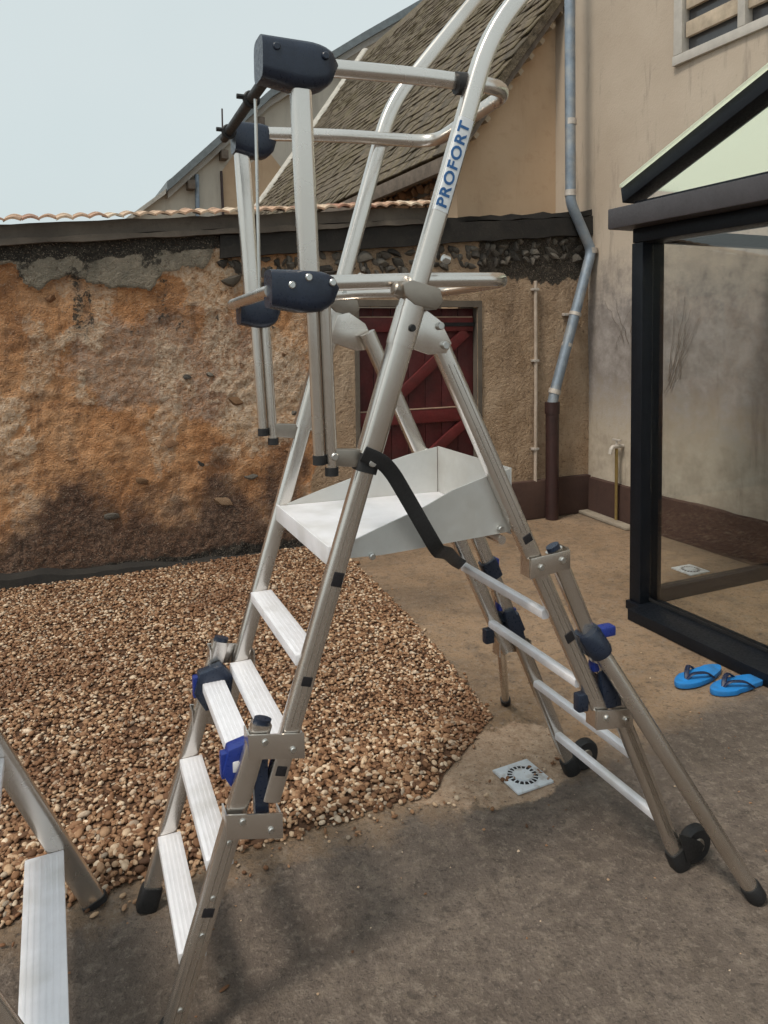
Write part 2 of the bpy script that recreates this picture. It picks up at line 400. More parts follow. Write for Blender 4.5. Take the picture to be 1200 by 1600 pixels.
# gravel -------------------------------------------------------------
def gright(y): # right limit of the bed
    pts = [(2.17, 1.17), (2.26, 1.24), (2.36, 1.40), (2.53, 1.63), (2.9, 1.69), (3.68, 1.81), (4.8, 1.90), (5.2, 1.92)]
    for (a, b), (c, d_) in zip(pts, pts[1:]):
        if y <= c: return b + (d_ - b) * (y - a) / (c - a)
    return 1.92
def gh(x, y):
    e = min(gright(y) - x, y - 2.19 + .02 * math.sin(x * 5))
    base = .026 * max(0, min(1, e / .12)) ** .7
    return base + .012 * noise.noise(Vector((x * 1.7, y * 1.7, 3))) * max(0, min(1, e / .3))
bm = bmesh.new(); nx, ny = 40, 40; grid = []
for j in range(ny + 1):
    y = 2.2 + j * 2.9 / ny; row = []
    for i in range(nx + 1):
        x = -1.6 + (gright(y) + 1.6) * i / nx
        row.append(bm.verts.new((x, y, max(.004, gh(x, y)) - .004)))
    grid.append(row)
for j in range(ny):
    for i in range(nx): bm.faces.new((grid[j][i], grid[j][i + 1], grid[j + 1][i + 1], grid[j + 1][i]))
tag(obj('gravel_bed', bm, 'gravelbed'), kind='structure')

def ico(sub):
    b = bmesh.new(); bmesh.ops.create_icosphere(b, subdivisions=sub, radius=1)
    b.verts.ensure_lookup_table()
    v = np.array([q.co[:] for q in b.verts]); f = np.array([[q.index for q in t.verts] for t in b.faces]); b.free(); return v, f
V2, F2 = ico(2); V1, F1 = ico(1)
pv, pf, off = [], [], 0
def pebble(x, y, z, s, near):
    global off
    v, f = (V2, F2) if near else (V1, F1)
    sx, sy, sz = s * rng.uniform(.8, 1.6), s * rng.uniform(.55, 1.05), s * rng.uniform(.4, .8)
    q = v * (1 + .16 * np.sin(v @ rng.normal(size=(3, 3)) * 1.7 + rng.uniform(0, 6, 3)).sum(1, keepdims=True) / 2)
    q = q * (sx, sy, sz)
    a, t = rng.uniform(0, 6.28), rng.normal() * .35
    ca, sa, ct, st = math.cos(a), math.sin(a), math.cos(t), math.sin(t)
    q = q @ np.array([[1, 0, 0], [0, ct, st], [0, -st, ct]]) @ np.array([[ca, sa, 0], [-sa, ca, 0], [0, 0, 1]])
    pv.append(q + (x, y, z)); pf.append(f + off); off += len(v)
cnt = 0
while cnt < 58000:
    y = 2.18 + 2.93 * rng.random() ** 1.12; x = rng.uniform(-1.35, 1.95)
    e = gright(y) - x
    if e < 0 and (rng.random() > .07 * math.exp(e / .02)): continue
    if y < 2.21 and rng.random() > .5: continue
    s = rng.uniform(.0048, .0105) * (1.45 if rng.random() < .08 else 1)
    pebble(x, y, max(0, gh(x, y)) + s * rng.uniform(.15, .75), s, y < 2.55 and x > -.25); cnt += 1
for _ in range(110):            # strays kicked out onto the concrete
    x = rng.uniform(-.6, 1.8); y = 2.17 - abs(rng.normal()) * .05 * (4 if rng.random() < .12 else 1)
    pebble(x, y, .005, rng.uniform(.004, .009), True)
pv = np.concatenate(pv); pf = np.concatenate(pf)
me = bpy.data.meshes.new('gravel')
me.vertices.add(len(pv)); me.vertices.foreach_set('co', pv.ravel())
me.loops.add(len(pf) * 3); me.loops.foreach_set('vertex_index', pf.ravel().astype(np.int32))
me.polygons.add(len(pf)); me.polygons.foreach_set('loop_start', np.arange(0, len(pf) * 3, 3, dtype=np.int32))
me.polygons.foreach_set('use_smooth', np.ones(len(pf), bool)); me.update(); me.validate()
me.materials.append(M['gravel'])
tag(link(bpy.data.objects.new('gravel', me)), 'loose tan and brown pea gravel heaped before the old wall', 'gravel', kind='stuff')

# ================================================================== BACK WALL
YW = 5.15
def zc(x): return 2.15 + .0955 * (x + .18)          # underside of the coping
PB = [(-2, 2.0), (-.3, 2.05), (-.18, 2.06), (-.12, 1.92), (-.04, 1.88), (.03, 1.95), (.15, 1.975), (.28, 1.945), (.36, 1.90), (.5, 1.925), (.63, 1.905),
      (.68, 1.93), (.72, 2.03), (.86, 2.05), (.98, 2.07), (1.05, 2.14), (1.12, 2.3), (9, 2.6)]
def lerp(tab, x):
    for (a, b), (c, d_) in zip(tab, tab[1:]):
        if x <= c: return b + (d_ - b) * (x - a) / (c - a)
    return tab[-1][1]
def fbm(x, z, s, seed=0, o=5): return noise.fractal(Vector((x * s, z * s, seed)), 1, 2, o)
def sstep(a, b, t): t = max(0, min(1, (t - a) / (b - a))); return t * t * (3 - 2 * t)
DX0, DX1, DZ = 2.14, 3.19, 1.80
bm = bmesh.new(); lay = bm.loops.layers.color.new('mask'); lay2 = bm.loops.layers.color.new('mask2')
x0, x1, ms = -1.8, 4.42, 150
wxs = [-1.8 + .05 * i for i in range(22)]
while wxs[-1] < 2.1: wxs.append(wxs[-1] + .0165)
while wxs[-1] < 4.40: wxs.append(wxs[-1] + .03)
ns = len(wxs) - 1
def wallpt(x, t):
    z = t * (zc(x) + .02)
    n = fbm(x, z, 1.6, 1); f = fbm(x, z, 7, 2)
    tan = max(sstep(1.72, 1.84, x + .10 * fbm(x, z, 3, 5)), 0.)
    pl = sstep(-.012, .012, z - lerp(PB, x) + .05 * fbm(x, z, 6, 9)) * (1 - sstep(1.05, 1.12, x))
    # two more shreds of old plaster lower on the wall
    sh = .55 * fbm(x, z, 2.3, 21) + .2 * fbm(x, z, 9, 22)
    pl2 = sstep(.16, .22, sh) * (1 - tan) * sstep(.5, .8, z) * .75
    mould_shade = sstep(zc(x) - .12 + .10 * fbm(x, z, 4, 31), zc(x) - .07 + .08 * fbm(x, z, 4, 31), z)  # dark band under the coping: the ledge's shade painted in with the mould
    mould_shade = max(mould_shade, sstep(.04, .26, fbm(x, z * .4, 3.6, 33, 6)) * sstep(1.25, 1.75, z) * (1 - tan) * .75)
    mould_shade = max(mould_shade, sstep(.20 + .12 * fbm(x, z, 4, 35), .05, z) * .9 if x < 3.3 else 0)
    mould_shade = max(mould_shade, sstep(2.30, 2.02, z - .3) * 0)
    # tarry runs below the rubble course at the right
    if x > 3.2: mould_shade = max(mould_shade, sstep(1.95, 2.06, z + .10 * fbm(x * 2.2, z * .4, 4, 37)) * .95)
    zs_ = z * .55                                  # stains run downwards
    damp = sstep(1.05, .28, z + .40 * fbm(x, zs_, 2.1, 41) + .12 * fbm(x, z, 8, 42)) * (1 - tan)
    damp = max(damp, sstep(.16, .42, fbm(x, zs_, 2.4, 43, 6)) * .55 * (1 - tan))
    pink = sstep(-.10, .22, .5 - (((x - .85) / .85) ** 2 + ((z - 1.40) / .42) ** 2) * .5 + .40 * fbm(x, zs_, 2.6, 44, 6)) * .8
    cream = sstep(-.10, .22, .45 - (((x - 1.42) / .40) ** 2 + ((z - 1.15) / .50) ** 2) * .5 + .35 * fbm(x, zs_, 3.0, 45, 6)) * .85
    cream = max(cream, sstep(.10, .34, fbm(x, zs_, 3.3, 47, 6)) * .75, pl2 * 1.1)
    dpt = .007 * pl2 + .012 * n + .008 * f + .007 * fbm(x, z, 19, 3)
    if tan > .5: dpt *= .35
    dpt = dpt * (1 - pl) + pl * (.026 + .004 * f)
    return z, dpt, (pl, tan, mould_shade, 1), (damp, pink, cream, 1)
cols = {}
V = []
for i in range(ns + 1):
    x = wxs[i]; col_ = []
    for j in range(ms + 1):
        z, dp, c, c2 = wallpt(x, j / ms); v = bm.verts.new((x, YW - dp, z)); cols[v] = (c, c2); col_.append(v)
    V.append(col_)
for i in range(ns):
    for j in range(ms):
        q = (V[i][j], V[i + 1][j], V[i + 1][j + 1], V[i][j + 1])
        cx = sum(v.co.x for v in q) / 4; cz = sum(v.co.z for v in q) / 4
        if DX0 < cx < DX1 and cz < DZ: continue
        f = bm.faces.new(q)
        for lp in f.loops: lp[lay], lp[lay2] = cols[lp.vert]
wroot = thing('garden_wall', 'old ochre rendered yard wall with peeling plaster and a tiled coping', 'wall', (0, 0, 0))
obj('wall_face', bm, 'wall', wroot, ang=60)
bm = bmesh.new()     # body behind the face, with the door reveal
box(x0, DX0 - .02, YW + .05, YW + .30, 0, 2.08, bm=bm); box(DX1 + .02, x1, YW + .05, YW + .30, 0, 2.30, bm=bm); box(DX0 - .02, DX1 + .02, YW + .05, YW + .30, DZ + .02, 2.30, bm=bm)
box(DX0 - .035, DX0, YW - .012, YW + .12, 0, DZ, bm=bm); box(DX1, DX1 + .035, YW - .012, YW + .12, 0, DZ, bm=bm); box(DX0 - .035, DX1 + .035, YW - .012, YW + .12, DZ, DZ + .05, bm=bm)
obj('wall_core', bm, 'mortar', wroot)
# coping: mortar bed, then single tiles
def slab(xa, xb, ya, yb, lo, hi, mat, name, parent, step=.1, jit=.006):
    """a bar that follows the rising wall top"""
    b = bmesh.new(); n = max(1, int((xb - xa) / step)); rows = []
    for i in range(n + 1):
        x = xa + (xb - xa) * i / n; z = zc(x); j = lambda: random.uniform(-jit, jit)
        rows.append([b.verts.new(q) for q in ((x, ya + j(), z + lo + j()), (x, yb, z + lo), (x, yb, z + hi), (x, ya + j(), z + hi + j()))])
    for i in range(n):
        for k in range(4): b.faces.new((rows[i][k], rows[i + 1][k], rows[i + 1][(k + 1) % 4], rows[i][(k + 1) % 4]))
    b.faces.new(rows[0]); b.faces.new(rows[-1])
    return obj(name, b, mat, parent, ang=25)
slab(x0, 2.86, YW - .075, YW + .32, .012, .048, 'mortar', 'coping_ledge', wroot)
slab(x0, 2.84, YW - .045, YW + .30, .049, .142, 'mortar', 'coping_bed', wroot)
slab(1.10, 4.33, YW - .050, YW + .20, -.145, .010, 'tar', 'tarred_strip', wroot)
slab(2.88, 4.33, YW - .030, YW + .34, .013, .060, 'tar', 'tarred_top', wroot, jit=.012)
# one roman coping tile (arc profile) and its copies
b = bmesh.new(); rows = []
for k in range(7):
    t = math.pi * k / 6; xx = -.049 + .098 * k / 6; hh = .017 * math.sin(t)
    rows.append([b.verts.new((xx, -.11, hh + .000)), b.verts.new((xx, .19, hh + .055)), b.verts.new((xx, .19, hh + .043)), b.verts.new((xx, -.11, hh - .014))])
for i in range(6):
    for k in range(4): b.faces.new((rows[i][k], rows[i + 1][k], rows[i + 1][(k + 1) % 4], rows[i][(k + 1) % 4]))
b.faces.new(rows[0]); b.faces.new(rows[-1])
tile = None
x = -1.75
while x < 2.80:
    loc = (x, YW - .0 + random.uniform(-.012, .012), zc(x) + .160 + random.uniform(-.004, .004))
    rot = (random.uniform(-.03, .03), -math.atan(.0955) + random.uniform(-.05, .05), random.uniform(-.05, .05))
    if tile is None:
        tile = obj('coping_tile', b, 'tile', wroot); tile.location = loc; tile.rotation_euler = rot
    else: again(tile, 'coping_tile', wroot, loc, rot)
    x += .0985
# rubble course, single stones
def rock(seed, n=2):
    b = bmesh.new(); bmesh.ops.create_icosphere(b, subdivisions=n, radius=1)
    for v in b.verts:
        c = v.co; e = 3.; L = (abs(c.x) ** e + abs(c.y) ** e + abs(c.z) ** e) ** (1 / e); c /= L
        c *= 1 + .45 * noise.noise(c * 1.3 + Vector((seed * 7.1, 0, 0)))
    return b
rocks = [rock(s, 1) for s in range(6)]
rock_o = {}
def place_rock(kind, matname, parent, loc, size, rot, name='stone'):
    key = (kind, matname)
    if key not in rock_o:
        o = obj(name, rocks[kind].copy(), matname, parent, ang=50); o.location = loc; o.rotation_euler = rot; o.scale = size; rock_o[key] = o
    else: again(rock_o[key], name, parent, loc, rot, size)
for row in range(3):
    x = 1.12 + row * .03
    while x < 4.28:
        wd = random.choice((.03, .04, .05, .07, .10)) * random.uniform(.85, 1.15); hgt = random.uniform(.022, .048)
        if random.random() < .10: x += wd; continue
        z = zc(x) - .190 - row * .066 + random.uniform(-.024, .024)
        place_rock(random.randrange(6), 'stone_grey', wroot, (x, YW + .004 + random.uniform(-.012, .010), z), (wd * .60, .035, hgt), (random.uniform(-.2, .2), random.uniform(-.5, .5), random.uniform(-.3, .3)))
        x += wd * 1.25
    if row == 2: break
for (sx, sz, sw, sh) in [(1.20, 1.13, .05, .05), (1.62, 1.02, .035, .03), (.02, 1.84, .045, .032), (1.55, 1.45, .02, .02), (.74, .86, .05, .04), (1.02, 1.32, .025, .022), (.86, 1.31, .03, .02),
                         (1.38, 1.22, .03, .025), (.55, .62, .06, .035), (1.1, .42, .07, .04), (.35, .40, .06, .03), (1.3, .58, .05, .03), (.12, .8, .03, .02), (1.6, .75, .05, .03), (.95, .7, .035, .025), (1.45, 1.9, .05, .03), (1.58, 1.8, .04, .025), (1.35, 1.78, .045, .03)]:
    place_rock(random.randrange(6), random.choice(['stone_ochre', 'stone_ochre', 'stone_grey']), wroot, (sx, YW + .015, sz), (sw, .03, sh), (random.uniform(-.2, .2), random.uniform(-.4, .4), 0))
for n in range(0):
    place_rock(random.randrange(6), random.choice(['stone_ochre', 'stone_ochre', 'stone_grey']), wroot, (random.uniform(-.6, 1.75), YW + .006, random.uniform(.1, 1.8)), (random.uniform(.016, .05), .024, random.uniform(.012, .03)), (random.uniform(-.2, .2), random.uniform(-.5, .5), 0))
# dark painted plinth right of the door, and a low rounded kerb of mortar at the left
bm = bmesh.new(); box(3.42, 4.326, YW - .045, YW + .02, 0, .33, .012, bm=bm); obj('plinth', bm, 'plinth', wroot)
b = bmesh.new(); rows = []
for i in range(60):
    x = x0 + (DX0 - .06 - x0) * i / 59; zt = max(.025, .115 - .06 * (x + .3)) + .03 * fbm(x, 0, 3.2, 71)
    rows.append([b.verts.new(q) for q in ((x, YW - .085 + .012 * fbm(x, 1, 4, 72), 0), (x, YW - .070 + .015 * fbm(x, 2, 5, 73), zt * .8), (x, YW - .02, zt), (x, YW + .02, zt), (x, YW + .02, 0))])
for i in range(59):
    for k in range(5): b.faces.new((rows[i][k], rows[i + 1][k], rows[i + 1][(k + 1) % 5], rows[i][(k + 1) % 5]))
obj('tarred_base', b, 'tar', wroot)

# red plank door ------------------------------------------------------
dr = thing('plank_door', 'dark red plank door with Z bracing in the old yard wall', 'door', (DX0, YW + .07, 0))
W = DX1 - DX0; n = 7
for i in range(n):
    a = W * i / n; y = random.uniform(-.003, .003)
    obj('plank', box(a + .003, a + W / n - .003, y, y + .028, .03, DZ - .01, .003), 'red', dr)
for z, mt in ((1.66, 'redlite'), (.93, 'redlite'), (.25, 'redlite')):
    q = obj('rail', box(.02, W - .02, -.034, -.004, z - .055, z + .055, .004), mt, dr)
    obj('bare_edge', box(.022, W - .03, -.037, -.006, z + .056, z + .064, .002), 'rawwood', q)
def bar2(xa, za, xb, zb, w_, y0, y1):
    d_ = Vector((xb - xa, 0, zb - za)); nrm = Vector((-d_.z, 0, d_.x)).normalized() * w_ / 2
    return prism([(xa + nrm.x, za + nrm.z), (xb + nrm.x, zb + nrm.z), (xb - nrm.x, zb - nrm.z), (xa - nrm.x, za - nrm.z)], 'y', y0, y1, .003)
obj('brace', bar2(.22, .99, W - .08, 1.60, .085, -.033, -.005), 'redlite', dr)
obj('brace', bar2(.22, .31, W - .08, .87, .085, -.033, -.005), 'redlite', dr)
for z in (1.66, .25):
    obj('hinge_strap', box(W - .34, W - .01, -.040, -.036, z - .016, z + .016, .002), 'hole', dr)

# ================================================================== HOUSES
# right house: grey rendered wall facing the yard
XR = 4.33
rh = thing('rendered_house', 'grey rendered house wall with brown plinth along the right side', 'house')
bm = bmesh.new(); ny, nz = 60, 60; g = []
WY0, WY1, WZ0, WZ1 = 3.05, 4.15, 3.59, 4.75
for j in range(ny + 1):
    y = -1.5 + 7.6 * j / ny
    g.append([bm.verts.new((XR - .012 * fbm(y, 6.5 * k / nz, .8, 50), y, 6.5 * k / nz)) for k in range(nz + 1)])
for j in range(ny):
    for k in range(nz):
        q = (g[j][k], g[j + 1][k], g[j + 1][k + 1], g[j][k + 1]); cy_ = sum(v.co.y for v in q) / 4; cz_ = sum(v.co.z for v in q) / 4
        if WY0 < cy_ < WY1 and WZ0 < cz_ < WZ1: continue
        bm.faces.new(q)
obj('wall', bm, 'rightwall', rh)
bm = bmesh.new(); box(XR + .12, XR + 6, -1.5, 6.1, 0, 6.5, bm=bm); obj('wall_core', bm, 'rightwall', rh)
bm = bmesh.new(); b = bmesh.new(); n = 60; rows = []
for i in range(n + 1):
    y = 5.10 - 6.4 * i / n; zt = .305 + .012 * fbm(y, 0, 3, 61)
    rows.append([b.verts.new(q) for q in ((XR - .040, y, 0), (XR - .034, y, zt), (XR + .02, y, zt + .012), (XR + .02, y, 0))])
for i in range(n):
    for k in range(4): b.faces.new((rows[i][k], rows[i + 1][k], rows[i + 1][(k + 1) % 4], rows[i][(k + 1) % 4]))
bm.free(); obj('plinth', b, 'plinth', rh)
wn = obj('window', box(XR + .05, XR + .09, WY0 - .06, WY1 + .06, WZ0 - .06, WZ1 + .06), 'darkglass', rh)
bm = bmesh.new()
for (ya, yb, za, zb) in ((WY0 - .05, WY1 + .05, WZ0 - .03, WZ0 + .04), (WY0 - .07, WY1 + .07, WZ1 - .04, WZ1 + .06), (WY0 - .07, WY0 + .05, WZ0 + .041, WZ1 - .041), (WY1 - .04, WY1 + .04, WZ0 + .041, WZ1 - .041), (3.57, 3.63, WZ0 + .041, WZ1 - .041)):
    box(XR - .028, XR + .049, ya, yb, za, zb, .005, bm=bm)
obj('frame', bm, 'whiteframe', wn)
for t in range(5):
    z = WZ0 + .15 + t * .2
    obj('slat', box(XR + .0, XR + .03, WY0 + .052, 3.568, z, z + .11, .004), 'rafter', wn)
    obj('slat', box(XR + .0, XR + .03, 3.632, WY1 - .052, z, z + .11, .004), 'rafter', wn)

# near neighbour: tan gable wall facing the yard, mossy roof rising from an eave on its left
YA, XC = 5.62, 3.28
def zr(x): return 3.26 + 1.3 * (x - 3.2)            # top of the mossy roof
hA = thing('gable_house', 'tan rendered gable house with a mossy roof behind the wall', 'house')
XE = 7.0
obj('gable_wall', prism([(XC, 0), (XE, 0), (XE, zr(XE) - .16), (XC, zr(XC) - .16)], 'y', YA, YA + .3), 'gable', hA)
sw_ = obj('side_wall', prism([(YA + .302, 0), (14.0, 0), (14.0, zr(XC) - .17), (YA + .302, zr(XC) - .17)], 'x', XC + .05, XC + .35), 'mortar', hA)
# rubble of the side wall under the eave, single stones
y = YA + .1
for row in range(10):
    y = YA + .12 + random.uniform(0, .1)
    while y < 9.0:
        wd = random.uniform(.09, .2)
        place_rock(random.randrange(6), 'stone_ochre', sw_, (XC + .045, y + wd / 2, 2.30 + row * .095 + random.uniform(-.012, .012)), (.04, wd * .52, .048), (random.uniform(-.2, .2), 0, 0))
        y += wd
# roof: courses of slates laid on a sloping deck; hip on the far side
hipy = [(3.1, 13.9), (5., 14.8), (7.0, 16.2), (9., 17)]
def roofpt(x, y, lift=0.): return (x - lift * .793, y, zr(x) + lift * .61)
b = bmesh.new(); rows = []
for i in range(13):
    x = 3.1 + (XE - 3.1) * i / 12; yb = lerp(hipy, x)
    rows.append([b.verts.new(roofpt(x, YA - .16)), b.verts.new(roofpt(x, yb)), b.verts.new(roofpt(x, yb, -.07)), b.verts.new(roofpt(x, YA - .16, -.07))])
for i in range(12):
    for k in range(4): b.faces.new((rows[i][k], rows[i + 1][k], rows[i + 1][(k + 1) % 4], rows[i][(k + 1) % 4]))
b.faces.new(rows[0]); b.faces.new(rows[-1])
rf = obj('roof', b, 'moss', hA, ang=20)
b = box(-.0, .24, -.098, .098, 0, .016, .003, seg=1)
ang = math.atan(1.3); slate = None; spots = []; x = 3.07; row = 0
while x < 6.6:
    y = YA - .06 + (.1 if row % 2 else 0)
    while y < lerp(hipy, x) - .1:
        spots.append((roofpt(x, y, .006 + random.uniform(0, .010)), (random.uniform(-.06, .06), -ang + .07 + random.uniform(-.03, .03), random.uniform(-.05, .05)))); y += .205
    x += .085; row += 1
spots.sort(key=lambda q: Vector(q[0]).length)
far_ = bmesh.new(); tmp = bpy.data.meshes.new('slate_shape'); b.to_mesh(tmp)
for loc, rot in spots[:290]:
    if slate is None: slate = obj('slate', b, 'moss', rf, smooth=False); slate.location = loc; slate.rotation_euler = rot
    else: again(slate, 'slate', rf, loc, rot)
from mathutils import Euler
unit = [(-.0, -.098, 0), (.24, -.098, 0), (.24, .098, 0), (0, .098, 0), (0, -.098, .016), (.24, -.098, .016), (.24, .098, .016), (0, .098, .016)]
for loc, rot in spots[290:]:
    mt = Matrix.Translation(loc) @ Euler(rot).to_matrix().to_4x4(); q = [far_.verts.new(mt @ Vector(c)) for c in unit]
    for f in ((4, 5, 6, 7), (0, 4, 7, 3), (0, 1, 5, 4), (3, 7, 6, 2)): far_.faces.new([q[i] for i in f])
tag(obj('slates', far_, 'moss', rf, smooth=False), kind='stuff')
bm = sweep([roofpt(x_, lerp(hipy, x_), .02) for x_ in (3.1, 3.6, 4.2, 4.8, 6, 7)], .10, .06, n=8, hint=(0, 0, 1)); obj('hip_capping', bm, 'hip', rf)
# timber eave: gutter board and rafter ends
obj('eave_board', prism([(3.06, zr(3.06) - .13), (3.12, zr(3.06) - .13), (3.12, zr(3.08) - .03), (3.06, zr(3.08) - .03)], 'y', YA - .17, 13.8, .006), 'woodtrim', hA)
re_ = None
for i in range(9):
    loc = (0, YA + .05 + i * .42, 0)
    if re_ is None:
        re_ = obj('rafter_end', prism([(3.125, zr(3.125) - .20), (XC + .03, zr(XC + .03) - .26), (XC + .03, zr(XC + .03) - .14), (3.125, zr(3.125) - .12)], 'y', -.04, .04, .004), 'woodtrim', hA); re_.location = loc
    else: again(re_, 'rafter_end', hA, loc)
# verge along the gable with pale lookout blocks
vb = bmesh.new()
for i in range(1):
    xa, xb = 3.13, XE
    poly = [(xa, zr(xa) - .19), (xb, zr(xb) - .19), (xb, zr(xb) - .12), (xa, zr(xa) - .12)]
    merge(vb, prism(poly, 'y', YA - .15, YA - .11))
obj('verge_board', vb, 'woodtrim', hA)
lb = None; x = 3.4
while x < 5.4:
    loc = (x, YA - .055, zr(x) - .22); rot = (0, -ang, 0)
    if lb is None: lb = obj('verge_block', box(-.028, .028, -.05, .05, -.035, .06, .004), 'rafter', hA); lb.location = loc; lb.rotation_euler = rot
    else: again(lb, 'verge_block', hA, loc, rot)
    x += .115

# far neighbour: pale gable, seen between the ladder and the sky
YB = 17.0
def rake(x): return lerp([(.2, 3.0), (1.94, 4.42), (2.56, 4.91), (3.72, 6.03), (4.87, 7.14), (7.15, 8.73), (9.5, 10.3)], x)
hB = thing('pale_house', 'pale rendered house with a long sloping roof edge in the distance', 'house')
rx_ = [1.4, 2.56, 3.72, 4.87, 7.15, 9.5]
obj('wall', prism([(1.4, 0), (13, 0), (13, rake(9.5) - .12)] + [(q, rake(q) - .12) for q in reversed(rx_)], 'y', YB, YB + .3), 'pale', hB)
def rakebar(xa, xb, dz0, dz1, y0, y1, mat, name):
    pts = [xa] + [q for q in rx_ if xa < q < xb] + [xb]
    poly = [(q, rake(q) + dz0) for q in pts] + [(q, rake(q) + dz1) for q in reversed(pts)]
    return obj(name, prism(poly, 'y', y0, y1), mat, hB)
rf2 = rakebar(2.46, 9.5, -.10, .10, YB - .35, YB + 5, 'roofmetal', 'roof')
rakebar(2.5, 9.5, -.26, -.102, YB - .15, YB - .002, 'whiteframe', 'barge_board')
rakebar(1.5, 2.45, -.14, -.04, YB - .25, YB + 5, 'hip', 'lower_roof')
for x in (3.0, 3.75, 4.6, 5.6, 6.6):
    obj('purlin_end', box(x - .08, x + .08, YB - .3, YB - .003, rake(x) - .52, rake(x) - .32, .015), 'woodtrim', hB)
obj('downpipe', sweep([(3.15, YB - .08, 2.0), (3.15, YB - .08, rake(3.15) - .3)], .05, n=8, hint=(1, 0, 0)), 'zinc', hB)
obj('vent_pipe', sweep([(3.74, YB - .08, 3.5), (3.70, YB - .08, 5.3)], .03, n=8, hint=(1, 0, 0)), 'castiron', hB)
obj('roof_antenna', sweep([(3.9, YB + .6, rake(3.9)), (3.9, YB + .6, rake(3.9) + .7)], .02, n=6, hint=(1, 0, 0)), 'castiron', rf2)
obj('old_render_patch', prism([(3.65, 1), (3.72, 5.3), (4.0, 5.7), (4.4, 5.55), (4.8, 5.9), (5.4, 5.2), (5.6, 1)], 'y', YB - .012, YB - .001), 'gable', hB)

# ================================================================== PIPES, TAP, BOARD
def yw(x, o=.05): return YW - .05 - o
dp = thing('zinc_downpipe', 'blue grey zinc downpipe bending over the wall into a brown pipe', 'downpipe', (3.87, yw(0, .02), 0))
o_ = Vector((3.87, yw(0, .02), 0))
path = [Vector(q) - o_ for q in ((4.02, 5.055, 6.5), (4.05, 5.055, 2.68), (4.275, 5.055, 2.285), (3.885, 5.055, 1.07), (3.865, 5.055, .98))]
obj('upper_pipe', sweep(fillet(path, .06, 5), .044, n=16, hint=(0, 1, 0)), 'zinc', dp)
obj('lower_pipe', sweep([Vector((3.865, 5.055, z)) - o_ for z in (0, .9, .901, 1.0)], .056, n=16, hint=(0, 1, 0), scale=[1, 1, 1.12, 1.12]), 'castiron', dp)
def collar(pt, dirv, rad, ln, mat='solder', parent=dp, name='collar'):
    pt = Vector(pt) - o_; d_ = Vector(dirv).normalized() * ln / 2
    obj(name, sweep([pt - d_, pt + d_], rad, n=16, hint=(0, 1, 0)), mat, parent)
for z in (5.2, 3.35, 2.76): collar((4.05, 5.055, z), (0, 0, 1), .049, .05)
dd = Vector((-.4, 0, -1.215))
collar((4.275, 5.055, 2.29), (0, -.1, 1), .051, .045)
collar((4.105, 5.058, 1.74), dd, .053, .03); collar((4.02, 5.057, 1.48), dd, .047, .03); collar((3.89, 5.056, 1.085), dd, .053, .04)
for (px, pz) in ((4.105, 1.74),):
    obj('wall_bracket', box(px - .07, px + .07, 5.11, 5.15, pz - .012, pz + .012, .003, mtx=Matrix.Translation(-o_)), 'solder', dp)
cp = thing('conduit_pipe', 'thin pale conduit running down the wall beside the red door', 'pipe', (3.74, yw(0, -.02), 0))
obj('tube', sweep([(0, 0, .25), (.004, 0, 1.1), (0, 0, 2.02)], .015, n=10, hint=(0, 1, 0)), 'pvc', cp)
for z in (.6, 1.95, 1.35): obj('clip', box(-.028, .028, -.018, .04, z - .01, z + .01, .003), 'solder', cp)

tp = thing('garden_tap', 'small brass tap on a yellow riser pipe by the dark post', 'tap', (XR - .075, 4.71, 0))
obj('riser', sweep([(0, 0, .02), (0, 0, .62)], .013, n=10, hint=(0, 1, 0)), 'brass', tp)
obj('tap_body', sweep(fillet([(.07, 0, .64), (-.05, 0, .64), (-.07, 0, .58)], .03, 5), .017, n=10, hint=(0, 1, 0)), 'solder', tp)
obj('handle', box(-.012, .012, -.045, .045, .685, .70, .004), 'solder', tp); obj('spindle', sweep([(0, 0, .63), (0, 0, .688)], .009, n=8, hint=(0, 1, 0)), 'solder', tp)
pb = obj('loose_board', box(-.05, .05, -.33, .33, 0, .022, .004), 'plank'); pb.location = (4.22, 4.80, .003); pb.rotation_euler = (0, 0, R(-4))
tag(pb, 'pale grimy board lying on the ground along the brown plinth', 'board')

# dead vine marks on the grey wall
vine = thing('dead_vine', 'thin dry vine stems clinging to the grey house wall', 'vine', (XR - .012, 3.9, .9))
def stem(pts, rad):
    obj('stem', sweep([Vector((-.006, a, z)) for a, z in pts], rad, rad * .6, n=6, hint=(1, 0, 0), scale=[1 - .7 * i / (len(pts) - 1) for i in range(len(pts))]), 'woodtrim', vine)
for k in range(7):
    a, z = random.uniform(.05, .40), random.uniform(.15, .45); pts = []
    dr_ = random.uniform(.004, .035)
    for i in range(12):
        pts.append((a, z)); a -= dr_ + random.uniform(-.010, .010); z += random.uniform(.03, .07)
    stem(pts, random.uniform(.0025, .0055))
for k in range(5):
    a, z = random.uniform(.5, 1.0), random.uniform(.4, .7); pts = []
    for i in range(10):
        pts.append((a, z)); a += random.uniform(-.005, .05) * (1 if k % 2 else -1); z += random.uniform(.02, .07)
    stem(pts, random.uniform(.0018, .0032))

